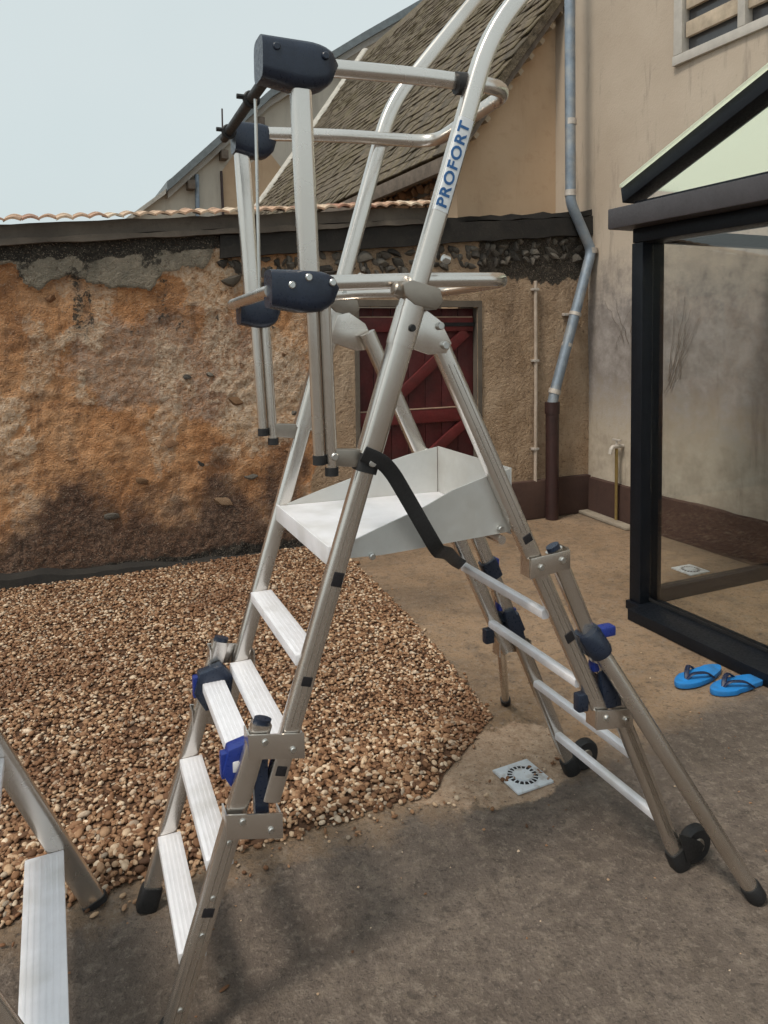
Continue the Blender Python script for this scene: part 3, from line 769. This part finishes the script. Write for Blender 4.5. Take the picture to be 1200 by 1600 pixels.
# ================================================================== GLASS PORCH on the right
gp = thing('glass_porch', 'black framed glass porch with a gabled milky roof at the right edge', 'porch')
XF, YP = 3.0, 3.21
obj('corner_post', box(XF, XF + .16, YP - .085, YP, .0, 2.085, .006), 'anthracite', gp)
obj('base_foot', box(XF - .02, XF + .17, YP - .12, YP + .01, 0, .05, .008), 'anthracite', gp)
obj('header', box(XF + .004, XF + .158, .2, YP - .002, 2.087, 2.165, .005), 'anthracite', gp)
obj('fascia', box(XF - .10, XF + .10, .15, YP + .085, 2.167, 2.283, .010), 'fascia', gp)
obj('track_sill', box(XF - .13, XF + .14, .2, YP - .126, 0, .062, .006), 'anthracite', gp)
obj('gable_bar', box(XF + .01, XF + .09, .2, YP - .01, 2.285, 2.318, .004), 'anthracite', gp)
zf = lambda y: 2.33 + .39 * (YP + .04 - y) if y > 1.7 else 2.33 + .39 * (y - (3.4 - YP - .04))
for sgn in (0, 1):
    f = (lambda y: y) if not sgn else (lambda y: 3.4 - y)
    ya, yb = YP + .045, 1.70
    obj('rafter', prism([(f(ya), 2.315), (f(yb), 2.315 + .39 * (ya - yb)), (f(yb), 2.315 + .39 * (ya - yb) + .085), (f(ya + .015), 2.40)], 'x', XF - .03, XF + .10, .005), 'anthracite', gp)
    obj('roof_sheet', prism([(f(ya), 2.402), (f(yb), 2.402 + .39 * (ya - yb)), (f(yb), 2.402 + .39 * (ya - yb) + .016), (f(ya), 2.418)], 'x', XF - .05, XR - .01), 'poly', gp)
    obj('gable_pane', prism([(f(ya - .13), 2.319), (f(yb), 2.319), (f(yb), 2.31 + .39 * (ya - yb)), (f(ya - .13), 2.331)], 'x', XF + .03, XF + .038), 'glass', gp, smooth=False)
# glazed far side (parallel to the back wall)
sp = obj('side_pane', box(XF + .162, XR - .055, YP - .045, YP - .037, .112, 2.088), 'glass', gp, smooth=False)
obj('bottom_rail', box(XF + .162, XR - .042, YP - .075, YP - .008, .0, .110, .005), 'anthracite', gp)
obj('top_rail', box(XF + .162, XR - .042, YP - .075, YP - .008, 2.090, 2.165, .005), 'anthracite', gp)
obj('wall_post', box(XR - .052, XR - .0425, YP - .08, YP, .111, 2.089, .003), 'anthracite', gp)
obj('wall_post', box(XR - .105, XR - .0535, YP - .08, YP - .004, .111, 2.089, .004), 'anthracite', gp)
obj('porch_floor', box(XF + .142, XR - .042, .25, YP - .077, 0, .03), 'ground', gp)
# glazed front leaf behind the sill track
obj('front_pane', box(XF + .066, XF + .074, 1.755, YP - .090, .064, 2.085), 'glass', gp, smooth=False)
obj('front_stile', box(XF + .045, XF + .095, 1.68, 1.754, .0635, 2.0855, .004), 'anthracite', gp)
obj('seal', box(XF + .061, XF + .0655, 1.755, YP - .090, .0635, .078), 'black', gp)
obj('corner_post', box(XF, XF + .16, .2, .285, .0635, 2.0855, .006), 'anthracite', gp)

# ================================================================== GRIT swept about on the concrete
pv2, pf2, of2 = [], [], 0
for _ in range(900):
    x = rng.uniform(-.4, 3.0); y = rng.uniform(.9, 4.6)
    if y > 2.2 and x < gright(y) + .02: continue
    if rng.random() > .25 + .75 * math.exp(-abs(y - 2.1) / .35): continue
    sz = rng.uniform(.0016, .0042); q = V1 * (1 + .3 * rng.normal(size=(len(V1), 1))).clip(.6, 1.5) * sz * (rng.uniform(.8, 1.5), 1, .6) + (x, y, .001)
    pv2.append(q); pf2.append(F1 + of2); of2 += len(V1)
pv2 = np.concatenate(pv2); pf2 = np.concatenate(pf2)
me = bpy.data.meshes.new('grit'); me.from_pydata(pv2.tolist(), [], pf2.tolist()); me.update(); me.materials.append(M['gravel'])
tag(link(bpy.data.objects.new('grit', me)), 'fine brown grit scattered over the yard concrete', 'grit', kind='stuff')

# ================================================================== DRAINS
def drain(loc, rz, s, label):
    t = thing('floor_drain', label, 'drain', loc, rz, 'white square floor drains')
    obj('plate', box(-s / 2, s / 2, -s / 2, s / 2, .0, .008, .002), 'drain', t)
    obj('slot_ring', sweep([(.30 * s * math.cos(a), .30 * s * math.sin(a), .0085) for a in [2 * math.pi * i / 40 for i in range(41)]], .055 * s, .0012, n=6, hint=(0, 0, 1), cap=False), 'hole', t)
    bm = bmesh.new()
    for k in range(18):
        a = 2 * math.pi * k / 18
        box(.235 * s, .37 * s, -.014 * s, .014 * s, .0086, .0108, bm=bm, mtx=Matrix.Rotation(a, 4, 'Z'))
    obj('grate_rib', bm, 'drain', t, smooth=False)
    obj('centre_cap', disc((0, 0, .0105), (0, 0, 1), .225 * s, .004, 24), 'drain', t)
    return t
drain((1.505, 2.135, -.003), R(2), .155, 'white square floor drain with round slotted grate beside the gravel')
drain((3.845, 3.55, -.003), R(0), .17, 'white square floor drain seen through the porch glass')

# ================================================================== FLIP-FLOPS
def flipflop(loc, rz, label, mirror=1):
    t = thing('flip_flop', label, 'flip-flop', loc, rz, 'bright blue flip-flops by the porch')
    out = []
    for i in range(28):                     # sole outline, toe towards -x
        a = 2 * math.pi * i / 28; c, s_ = math.cos(a), math.sin(a)
        wd = .050 - .010 * c * (1 if c > 0 else .2) - (.008 if -.3 < c < .5 else 0) * (1 if s_ * mirror > 0 else .2)
        out.append((.135 * c, wd * s_))
    t.scale = (1.2, 1.15, 1.1)
    obj('sole', prism(out, 'z', .0, .020, .003), 'flip', t)
    for sg in (-1, 1):
        pts = fillet([(-.075, 0, .018), (-.06, sg * .012, .042), (-.01, sg * .040, .045), (.03, sg * .044, .014)], .04, 5)
        obj('strap', sweep(pts, .009, .004, n=8, hint=(0, 0, 1)), 'flipstrap', t)
    return t
flipflop((2.665, 2.405, .004), R(9), 'bright blue flip-flop with navy straps, the far one of the pair')
flipflop((2.755, 2.268, .004), R(0), 'bright blue flip-flop with navy straps, the near one of the pair', -1)

# ================================================================== THE PLATFORM LADDER
L = thing('platform_ladder', 'tall aluminium platform ladder with guard rails, standing half on the gravel', 'ladder', (.2298, 1.8547, 0), R(-1.3525))
def vf(z): return (.447 + .063 * z) / 2          # half width of the climbing side
def vr(z): return (.515 - .043 * z) / 2          # half width of the rear legs
def uf_lo(z): return -.035 + .317 * z            # lower climbing stile
def uf_up(z): return .285 + .312 * (z - .771)    # upper climbing stile
def ur_up(z): return .655 + .468 * (1.59 - z)    # upper rear leg
def ur_lo(z): return 1.005 + .441 * (1.003 - z)  # lower rear leg
Y = (0, 1, 0)
def slot(u, v, z, sg, parent, w_=.022, h=.022, tilt=0):
    obj('slot', box(-w_ / 2, w_ / 2, -.002, .002, -h / 2, h / 2, .0015, mtx=Matrix.Translation((u, v, z)) @ Matrix.Rotation(tilt, 4, 'Y')), 'hole', parent)
for sg in (-1, 1):
    # climbing side, lower (sliding) stile and its rubber foot
    zs = (.02, .3, .55, .715)
    lo = obj('lower_stile', sweep([(uf_lo(z), sg * vf(z), z) for z in zs], .024, .0165, 'r', 16, Y), 'alu', L)
    obj('stile_cap', sweep([(uf_lo(z), sg * vf(z), z) for z in (.714, .726)], .021, .014, 'o', 14, Y), 'navy', lo)
    ft = obj('rubber_foot', sweep([(uf_lo(z), sg * vf(z), z) for z in (0, .006, .045, .06)], .030, .023, 'r', 16, Y, scale=[.93, 1, 1, .9]), 'black', L)
    for z in (.10, .26, .34, .46): obj('rivet', disc((uf_lo(z), sg * (vf(z) + .0165), z), Y, .006, .006, 10, .001), 'steel', lo)
    slot(uf_lo(.30) + .002, sg * (vf(.3) + .0165), .31, sg, lo, .026, .02, .3)
    # climbing side, upper stile up to the bent hand hold
    upz = (.53, .8, 1.1, 1.4, 1.7, 2.0)
    ppath = [(uf_up(z), sg * vf(z), z) for z in upz] + fillet([(uf_up(2.1), sg * vf(2.1), 2.1), (uf_up(2.31), sg * vf(2.31), 2.31), (.97, sg * .303, 2.56), (1.12, sg * .305, 2.74)], .10, 6)
    us = obj('upper_stile', sweep(ppath, .0225, .0185, 'r', 18, Y), 'alu', L)
    slot(uf_up(1.03) + .004, sg * (vf(1.03) + .0185), 1.03, sg, us, .026, .034, .3)
    slot(uf_up(.80), sg * (vf(.8) + .0185), .80, sg, us, .024, .022, .3)
    slot(uf_up(.60), sg * (vf(.6) + .0185), .60, sg, us, .024, .022, .3)
    # thick sleeve between the platform and the hinge
    sv = obj('sleeve', sweep([(uf_up(z), sg * vf(z), z) for z in (1.315, 1.45, 1.675)], .0285, .0245, 'r', 18, Y), 'alu', L)
    obj('sleeve_band', sweep([(uf_up(z), sg * vf(z), z) for z in (1.568, 1.655)], .0305, .0265, 'r', 18, Y), 'alu', sv)
    obj('bolt', disc((uf_up(1.61) + .006, sg * (vf(1.6) + .027), 1.61), Y, .009, .01, 12, .002), 'black', sv)
    # hinge lug to the rear leg
    vh = vr(1.59) + .020
    obj('hinge_plate', prism([(uf_up(1.65) + .004, 1.655), (.600, 1.662), (.652, 1.628), (.683, 1.572), (.668, 1.548), (.62, 1.545), (uf_up(1.57), 1.575)], 'y', sg * vh, sg * (vh + .012), .002), 'alu', L)
    for (bu, bz) in ((.650, 1.615), (.664, 1.567)): obj('bolt', disc((bu, sg * (vh + .014), bz), Y, .010, .012, 12, .002), 'steel', L)
    # clamp that carries the middle rail
    obj('rail_clamp', prism([(.530, 1.712), (.556, 1.722), (.628, 1.703), (.636, 1.672), (.618, 1.652), (.560, 1.664), (.535, 1.685)], 'y', sg * (vf(1.7) - .032), sg * (vf(1.7) + .026), .004), 'alu_dark', L)
    obj('clamp_knob', disc((.530, sg * vf(1.7), 1.700), (1, 0, -.35), .017, .030, 14, .004), 'alu_dark', L)
    obj('bolt', disc((.655, sg * (vf(1.74) - .0), 1.775), (1, 0, -.3), .010, .02, 10, .002), 'steel', L)
    # sliding clamps joining lower and upper climbing stiles
    for zl, zu in ((.700, .665), (.530, .490)):
        a, b_ = uf_lo(zl), uf_up(zu); vm = vf(.6)
        poly = [(a - .031, zl - .050), (a - .030, zl + .006), (b_ + .034, zu + .016), (b_ + .034, zu - .044)]
        cl = obj('slide_clamp', prism(poly, 'y', sg * (vm + .0225), sg * (vm + .0275), .0015), 'alu', L)
        for ex, ez in ((a - .031, zl), (b_ + .030, zu + .006)):
            obj('clamp_cheek', prism([(ex, ez - .050), (ex, ez + .004), (ex + .004, ez + .004), (ex + .004, ez - .050)], 'y', sg * (vm - .022), sg * (vm + .0224)), 'alu', cl)
        for eu, ez in ((a + .006, zl - .018), (b_ + .006, zu - .016)): obj('bolt', disc((eu, sg * (vm + .029), ez), Y, .0075, .008, 10, .002), 'steel', cl)
    # blue spring catch on the inside of the stile
    lk = obj('lock_block', prism([(uf_lo(.60) - .05, .60), (uf_lo(.6) - .035, .655), (uf_lo(.6) + .03, .668), (uf_lo(.6) + .06, .63), (uf_lo(.6) + .05, .56), (uf_lo(.6) - .02, .545)], 'y', sg * (vf(.6) - .058), sg * (vf(.6) - .018), .006), 'blue' if sg < 0 else 'navy', L)
    obj('lock_button', box(uf_lo(.62) - .058, uf_lo(.62) - .036, sg * vf(.6) - sg * .038 - .012, sg * vf(.6) - sg * .038 + .012, .585, .645, .005), 'blue', lk)
    obj('lock_core', box(uf_lo(.58) + .022, uf_up(.58) - .022, sg * vf(.6) - .012, sg * vf(.6) + .012, .50, .64, .004), 'navy', lk)
    # rear leg: upper tube, lower tube, clamps, wheel, foot
    zz = (1.60, 1.3, 1.0, .75, .51)
    rl = obj('rear_leg', sweep([(ur_up(z), sg * vr(z), z) for z in zz], .0235, .0165, 'r', 16, Y), 'alu', L)
    slot(ur_up(1.05), sg * (vr(1.05) + .0165), 1.055, sg, rl, .026, .022, -.42); slot(ur_up(.77), sg * (vr(.77) + .0165), .77, sg, rl, .026, .028, -.42)
    zz = (1.01, .75, .5, .25, .02)
    rx = obj('rear_leg_extension', sweep([(ur_lo(z), sg * vr(z), z) for z in zz], .0225, .0165, 'r', 16, Y), 'alu', L)
    obj('leg_cap', sweep([(ur_lo(z), sg * vr(z), z) for z in (1.011, 1.022)], .020, .014, 'o', 14, Y), 'navy', rx)
    obj('rubber_foot', sweep([(ur_lo(z), sg * vr(z), z) for z in (0, .006, .05, .06)], .029, .023, 'r', 16, Y, scale=[.93, 1, 1, .9]), 'black', L)
    for zu, zl in ((.985, 1.000), (.535, .52)):
        a, b_ = ur_up(zu), ur_lo(zl); vm = vr(zu)
        cl = obj('slide_clamp', prism([(a - .030, zu - .036), (a - .026, zu + .018), (b_ + .030, zl + .012), (b_ + .030, zl - .040)], 'y', sg * (vm + .021), sg * (vm + .026), .0015), 'alu', L)
        for ex, ez in ((a - .030, zu - .004), (b_ + .026, zl - .004)):
            obj('clamp_cheek', prism([(ex, ez - .030), (ex, ez + .02), (ex + .004, ez + .02), (ex + .004, ez - .030)], 'y', sg * (vm - .02), sg * (vm + .0209)), 'alu', cl)
        for eu, ez in ((a + .004, zu - .008), (b_ + .004, zl - .012)): obj('bolt', disc((eu, sg * (vm + .028), ez), Y, .0085, .009, 10, .002), 'steel', cl)
    lk = obj('lock_block', prism([(ur_up(.60) + .018, .655), (ur_lo(.6) - .012, .665), (ur_lo(.6) + .022, .60), (ur_lo(.56) + .02, .54), (ur_up(.55) + .02, .545)], 'y', sg * (vr(.6) - .03), sg * (vr(.6) + .018), .006), 'navy', L)
    obj('lock_button', box(ur_up(.62) + .012, ur_up(.62) + .042, sg * vr(.6) - .014, sg * vr(.6) + .014, .655, .682, .005), 'blue', lk)
    obj('lock_tongue', box(ur_up(.575) - .06, ur_up(.575) - .026, sg * vr(.6) - .014, sg * vr(.6) + .014, .55, .60, .006), 'navy', lk)
    wl = obj('wheel', disc((1.497, sg * vr(0), .058), Y, .056, .034, 26, .008), 'black', L)
    obj('wheel_hub', disc((1.497, sg * vr(0), .058), Y, .024, .040, 18, .003), 'alu_dark', wl)
    obj('wheel_bracket', prism([(ur_lo(.11) + .016, .125), (ur_lo(.03) + .010, .03), (1.497, .038), (1.512, .062), (1.495, .080)], 'y', sg * (vr(0) + .021), sg * (vr(0) + .026), .001), 'black', wl)
    # outrigger and its blue clamp
    if sg < 0: A_, B_ = Vector((1.118, -.262, .745)), Vector((1.545, -.445, .0))
    else: A_, B_ = Vector((1.155, .285, .60)), Vector((1.50, .786, .0))
    d_ = (B_ - A_); e_ = d_.normalized()
    og = obj('outrigger', sweep([A_ + e_ * .02, A_ + d_ * .5, B_ - e_ * .02], .023 if sg < 0 else .017, n=16, hint=Y), 'alu', L)
    obj('outrigger_foot', sweep([B_ - e_ * .055, B_ - e_ * .05, B_ - e_ * .012, B_ - e_ * .006], .028 if sg < 0 else .022, n=16, hint=Y, scale=[.9, 1, 1, .85]), 'black', og)
    c0 = A_ - e_ * .0
    cb = obj('outrigger_clamp', sweep([c0 - e_ * .035, c0 - e_ * .025, c0 + e_ * .03, c0 + e_ * .04], .034, n=16, hint=Y, scale=[.85, 1, 1, .9]), 'navy', L)
    obj('clamp_collar', sweep([(ur_lo(A_.z + .03), sg * vr(A_.z), A_.z + .03), (ur_lo(A_.z - .03), sg * vr(A_.z), A_.z - .03)], .031, .025, 'r', 14, Y), 'navy', cb)
    obj('clamp_lever', box(c0.x + .012, c0.x + .062, c0.y - .016, c0.y + .016, c0.z + .012, c0.z + .040, .006), 'blue', cb)
    if sg > 0:
        obj('clamp_collar', sweep([(ur_lo(.835), vr(.8), .835), (ur_lo(.775), vr(.8), .775)], .029, .024, 'r', 14, Y), 'navy', cb)
        obj('clamp_lever', box(1.085, 1.12, .225, .262, .795, .84, .006), 'blue', cb)
        obj('outrigger_stay', sweep([(1.10, .262, .80), (1.165, .29, .60)], .012, n=10, hint=Y), 'alu', cb)
    for own, uu_, vv_, zs_, half in ((lo, uf_lo, vf, (.07, .3, .50), .0166), (us, uf_up, vf, (.70, .8, 1.0, 1.27), .0186), (rl, ur_up, vr, (1.52, 1.3, 1.07), .0166), (rl, ur_up, vr, (.94, .75, .58), .0166), (rx, ur_lo, vr, (.46, .3, .12), .0166)):
        for du in (-.0075, .0075):
            obj('groove', sweep([(uu_(z) + du, sg * (vv_(z) + half), z) for z in zs_], .0009, .0006, n=6, hint=Y), 'alu_dark', own)
    # guard post with telescoping inner tube
    pu = lambda z: .293 + .043 * (2.13 - z)
    pz = (2.16, 1.9, 1.7) ; hw = lambda z: sg * (.262 + .035 * (z - 1.27) + .002)
    po = obj('guard_post', sweep([(pu(z), hw(z), z) for z in (2.18, 1.9, 1.70)], .0225, .019, 'r', 16, Y), 'alu', L)
    obj('inner_tube', sweep([(pu(z) - .006 + .010, hw(z), z) for z in (1.72, 1.5, 1.315)], .0135, n=14, hint=Y), 'alu', po)
    obj('slide_tube', sweep([(pu(z) + .033, hw(z), z) for z in (1.69, 1.5, 1.285)], .0145, n=14, hint=Y), 'alu', po)
    obj('tube_plug', sweep([(pu(1.3) + .004, hw(1.3), 1.30), (pu(1.3) + .004, hw(1.3), 1.322)], .0155, n=14, hint=Y), 'black', po)
    obj('tube_plug', sweep([(pu(1.28) + .033, hw(1.28), 1.272), (pu(1.28) + .033, hw(1.28), 1.292)], .0160, n=14, hint=Y), 'black', po)
    bk = obj('post_bracket', prism([(pu(1.3) + .022, 1.335), (uf_up(1.31) - .010, 1.328), (uf_up(1.31) - .012, 1.285), (pu(1.3) + .022, 1.298)], 'y', hw(1.3) - .012, hw(1.3) + .012, .003), 'alu_dark', L)
    obj('bolt', disc((pu(1.3) + .036, hw(1.3) + sg * .016, 1.318), Y, .009, .008, 10, .002), 'steel', bk)
    # plastic end caps where rails meet the post
    vt = sg * .292; big = 1.0
    def capshape(cu, cz, lu, lz, v, hv, name):
        bm_ = bmesh.new(); prof = []
        N = 12
        for i in range(N + 1):                       # body along u: blunt towards the gate, round towards the rail
            t = i / N; uu = cu - lu / 2 + lu * t
            hgt = math.sqrt(max(0, 1 - max(0, (t - .58) / .42) ** 2)) * .96 + .04
            low = 1.0 if t > .42 else .80 + .20 * t / .42
            prof.append((uu, cz + lz * .42 * hgt ** .8, cz - lz * .58 * hgt * low, hv * (.55 + .45 * hgt)))
        rg = []
        for (uu, zt, zb, hv_) in prof:
            zm, hz = (zt + zb) / 2, (zt - zb) / 2
            rg.append([bm_.verts.new((uu, v + y_, zm + z_)) for y_, z_ in ring('r', hv_, hz, 16)])
        for i in range(N):
            for j in range(16): bm_.faces.new((rg[i][j], rg[i][(j + 1) % 16], rg[i + 1][(j + 1) % 16], rg[i + 1][j]))
        bm_.faces.new(rg[0][::-1]); bm_.faces.new(rg[-1])
        return obj(name, bm_, 'navy', L)
    if sg < 0:
        c1 = capshape(.288, 2.184, .172, .104, -.290, .040, 'rail_cap')
        c2 = capshape(.296, 1.700, .158, .094, -.277, .036, 'rail_cap')
        for (bu, bz) in ((.300, 1.722), (.355, 1.712), (.262, 1.705)): obj('bolt', disc((bu, -.277 - .0345, bz), Y, .0085, .008, 10, .002), 'steel', c2)
        for (bu, bz) in ((.232, 2.20), (.34, 2.195)): obj('bolt', disc((bu, -.290 - .039, bz), Y, .0085, .008, 10, .002), 'navy', c1)
    else:
        c1 = capshape(.330, 2.168, .125, .100, .292, .036, 'rail_cap')
        c2 = capshape(.330, 1.668, .120, .088, .277, .034, 'rail_cap')
        obj('bolt', disc((.372, .292 - .034, 2.178), Y, .008, .008, 10, .002), 'steel', c1)
# guard rails: each one bent loop round the back of the platform
rp = [(.355, -.268, 2.192), (.60, -.266, 2.204), (.855, -.264, 2.205), (.905, .268, 2.205), (.60, .266, 2.196), (.365, .268, 2.180)]
obj('top_rail', sweep(fillet(rp, .085, 8), .0155, .0205, 'o', 16, (0, 0, 1)), 'alu', L)
rp = [(.365, -.245, 1.715), (.60, -.243, 1.726), (.862, -.241, 1.733), (.90, .247, 1.729), (.60, .246, 1.720), (.36, .247, 1.690)]
obj('middle_rail', sweep(fillet(rp, .07, 8), .0135, .0185, 'o', 16, (0, 0, 1)), 'alu', L)
for sg in (-1, 1):
    if sg < 0: obj('rail_collar', sweep([(uf_up(2.205) - .045, sg * .272, 2.197), (uf_up(2.205) - .006, sg * .272, 2.199)], .022, .027, 'o', 14, (0, 0, 1)), 'black', L)
    for z, vv in ((2.205, .266), (1.722, .245)):
        obj('rail_pin', sweep([(uf_up(z), sg * (vv - .012), z), (uf_up(z), sg * (vf(z) + .004), z)], .008, n=10, hint=(0, 0, 1)), 'steel', L)
# gate bars across the front opening, linked by a wire
gb = obj('gate_bar', sweep([(.222, -.285, 2.150), (.236, 0, 2.162), (.250, .330, 2.172)], .013, n=14, hint=(0, 0, 1)), 'black', L)
gm = obj('gate_bar', sweep([(.226, -.27, 1.694), (.240, .0, 1.690), (.256, .29, 1.686)], .0155, n=14, hint=(0, 0, 1)), 'alu', L)
tt = lambda t, A, B: tuple(A[i] + (B[i] - A[i]) * t for i in range(3))
q0, q1 = (.222, -.285, 2.150), (.250, .330, 2.172); k0, k1 = (.226, -.27, 1.694), (.256, .29, 1.686)
obj('link_wire', sweep([tt(.22, q0, q1), tt(.5, tt(.22, q0, q1), tt(.24, k0, k1)), tt(.24, k0, k1)], .004, n=8, hint=Y), 'steel', gb)
for t in (.30, .86):
    c = Vector(tt(t, q0, q1)); obj('stop_ring', disc(c, (0, 1, 0), .021, .012, 16, .003), 'black', gb); obj('stop_screw', disc(c + Vector((-.02, 0, .004)), (1, 0, 0), .006, .03, 10), 'black', gb)
# steps
tr_ = .062
def step(u, z, hw_, dep, name='step'):
    bm_ = box(u, u + dep, -hw_, hw_, z - .026, z, .003)
    s = obj(name, bm_, 'tread', L)
    rb = bmesh.new()
    for i in range(5):
        a = u + dep * (.12 + .17 * i); box(a, a + dep * .07, -hw_ + .012, hw_ - .012, z + .0002, z + .0009, bm=rb)
    obj('grip_ribs', rb, 'tread', s, smooth=False)
    return s
step(.0, .205, vf(.2) - .0175, tr_); step(.065, .408, vf(.4) - .0175, tr_); step(.128, .627, vf(.63) - .0175, tr_)
step(.212, .655, vf(.65) - .0195, tr_); step(.278, .850, vf(.85) - .0195, tr_)
# platform tray
hf, hr_ = .237, .206
def hwp(u): return hf + (hr_ - hf) * (u - .37) / .51
pl = obj('platform', prism([(.369, -hf), (.880, -hr_), (.880, hr_), (.369, hf)], 'z', 1.072, 1.094, .003), 'tread', L)
obj('front_lip', box(.360, .3685, -hf, hf, 1.050, 1.098, .003), 'tread', L)
def sidepanel(sg):
    out = []
    b_ = bmesh.new(); vv = []
    for (u, zb, zt) in ((.395, 1.066, 1.097), (.50, 1.060, 1.130), (.62, 1.062, 1.165), (.70, 1.064, 1.197), (.80, 1.066, 1.222), (.878, 1.068, 1.236)):
        w0 = hwp(u) + .001
        vv.append([b_.verts.new(q) for q in ((u, sg * w0, zb), (u, sg * w0, zt), (u, sg * (w0 + .0045), zt), (u, sg * (w0 + .0045), zb))])
    for i in range(len(vv) - 1):
        for k in range(4): b_.faces.new((vv[i][k], vv[i + 1][k], vv[i + 1][(k + 1) % 4], vv[i][(k + 1) % 4]))
    b_.faces.new(vv[0]); b_.faces.new(vv[-1])
    return obj('toe_board', b_, 'panel', L)
for sg in (-1, 1):
    tb = sidepanel(sg)
    obj('bolt', disc((.470, sg * (hwp(.47) + .010), 1.062), Y, .008, .014, 10, .002), 'steel', tb)
    obj('bolt', disc((.845, sg * (hwp(.845) + .010), 1.080), Y, .009, .014, 10, .002), 'steel', tb)
    obj('bolt', disc((.845, sg * (hwp(.845) + .008), 1.225), Y, .008, .010, 10, .002), 'steel', tb)
obj('toe_board', box(.8805, .885, -hr_ - .004, hr_ + .004, 1.060, 1.238, .001), 'panel', L)
obj('support_bar', sweep([(.845, -hr_ - .02, 1.052), (.845, hr_ + .02, 1.052)], .012, n=10, hint=(0, 0, 1)), 'alu', L)
# rungs of the rear frame
for (u, z, f) in ((.985, .830, vr), (1.092, .620, vr), (1.275, .376, vr), (1.368, .166, vr)):
    obj('rung', sweep([(u, -f(z) + .015, z), (u, f(z) - .015, z)], .014, .0125, 'r', 14, (0, 0, 1)), 'tread', L)
# black webbing strap from the near stile under the platform to the far leg
cl = obj('strap_collar', sweep([(uf_up(z), -vf(z), z) for z in (1.275, 1.318)], .0275, .0235, 'r', 16, Y), 'black', L)
obj('bolt', disc((uf_up(1.3) + .004, -vf(1.3) - .026, 1.298), Y, .010, .008, 12, .002), 'steel', cl)
sp_ = fillet([(.43, -.292, 1.322), (.478, -.294, 1.300), (.508, -.287, 1.266), (.552, -.282, 1.194), (.600, -.280, 1.112), (.632, -.272, 1.062), (.725, -.15, 1.012), (.882, .10, .900), (.965, .205, .845)], .05, 5)
obj('safety_strap', sweep(sp_, .019, .0035, 'r', 12, (0, 1, .25)), 'black', L)
# maker's sticker on the near upper stile
zc0, zc1 = 1.885, 2.105
ax = Vector((uf_up(zc1) - uf_up(zc0), -(vf(zc1) - vf(zc0)), zc1 - zc0)).normalized()
hh_ = (Vector(Y) - ax * ax.y).normalized(); ss_ = hh_.cross(ax).normalized()
LEN = (Vector((uf_up(zc1), -vf(zc1), zc1)) - Vector((uf_up(zc0), -vf(zc0), zc0))).length
def onstile(t, s_, lift):
    """a point on the camera-side face of the stile: t metres up from zc0, s_ across it"""
    f_ = max(0., 1 - abs(s_ / .0228) ** 4.2) ** (1 / 4.2)
    return Vector((uf_up(zc0), -vf(zc0), zc0)) + ax * t + ss_ * s_ - hh_ * (.0185 * f_ + lift)
bm = bmesh.new(); g = []
for i in range(9):
    t = LEN * i / 8; g.append([bm.verts.new(onstile(t, -.0222 + .0385 * k / 8, .0008)) for k in range(9)])
for i in range(8):
    for k in range(8): bm.faces.new((g[i][k], g[i + 1][k], g[i + 1][k + 1], g[i][k + 1]))
st = obj('sticker', bm, 'label', L)
cu = bpy.data.curves.new('sticker_text', 'FONT'); cu.body = 'PROFORT'; cu.size = .034; cu.space_character = 1.12; cu.offset = .0009; cu.resolution_u = 3
to = bpy.data.objects.new('lettering_source', cu); COL.objects.link(to)
bpy.context.view_layer.update()
tm = bpy.data.meshes.new_from_object(to.evaluated_get(bpy.context.evaluated_depsgraph_get()))
bpy.data.objects.remove(to)
bm = bmesh.new(); bm.from_mesh(tm); bpy.data.meshes.remove(tm)
bmesh.ops.triangulate(bm, faces=bm.faces)
bmesh.ops.subdivide_edges(bm, edges=[e for e in bm.edges if e.calc_length() > .008], cuts=2)
x_0 = min(v.co.x for v in bm.verts); x_1 = max(v.co.x for v in bm.verts); y_1 = max(v.co.y for v in bm.verts)
for v in bm.verts:
    t = .010 + (LEN - .02) * (v.co.x - x_0) / (x_1 - x_0); s_ = .0075 - .027 * v.co.y / y_1
    v.co = onstile(t, s_, .0016)
obj('lettering', bm, 'ink', st, smooth=False)

# ================================================================== SECOND, LOWER LADDER at the left edge
S = thing('step_ladder', 'low aluminium step ladder with wide treads at the lower left edge', 'ladder', (.075, 1.765, 0))
for sg in (-1, 1):
    pts = [(-.46 * z, sg * .39, z) for z in (.015, .2, .45, .70)]
    so = obj('stile', sweep(pts, .031, .014, 'r', 16, Y), 'alu', S)
    obj('foot_pad', sweep([(0, sg * .39, 0), (-.007, sg * .39, .016)], .034, .017, 'r', 16, Y), 'black', S)
    obj('rear_leg', sweep([(-.38, sg * .365, .66), (-.64, sg * .365, .01)], .018, .012, 'r', 14, Y), 'alu', S)
for z, dep in ((.195, .085), (.49, .085), (.66, .15)):
    u = -.46 * z - .062
    q = obj('step', box(u - dep * .28, u + dep * .72 + .012, -.3755, .3755, z - .028, z, .004), 'tread', S)
    rb = bmesh.new()
    for i in range(6): box(u - dep * .18 + dep * .16 * i, u - dep * .18 + dep * .16 * i + .005, -.36, .36, z + .0002, z + .0009, bm=rb)
    obj('grip_ribs', rb, 'tread', q, smooth=False)
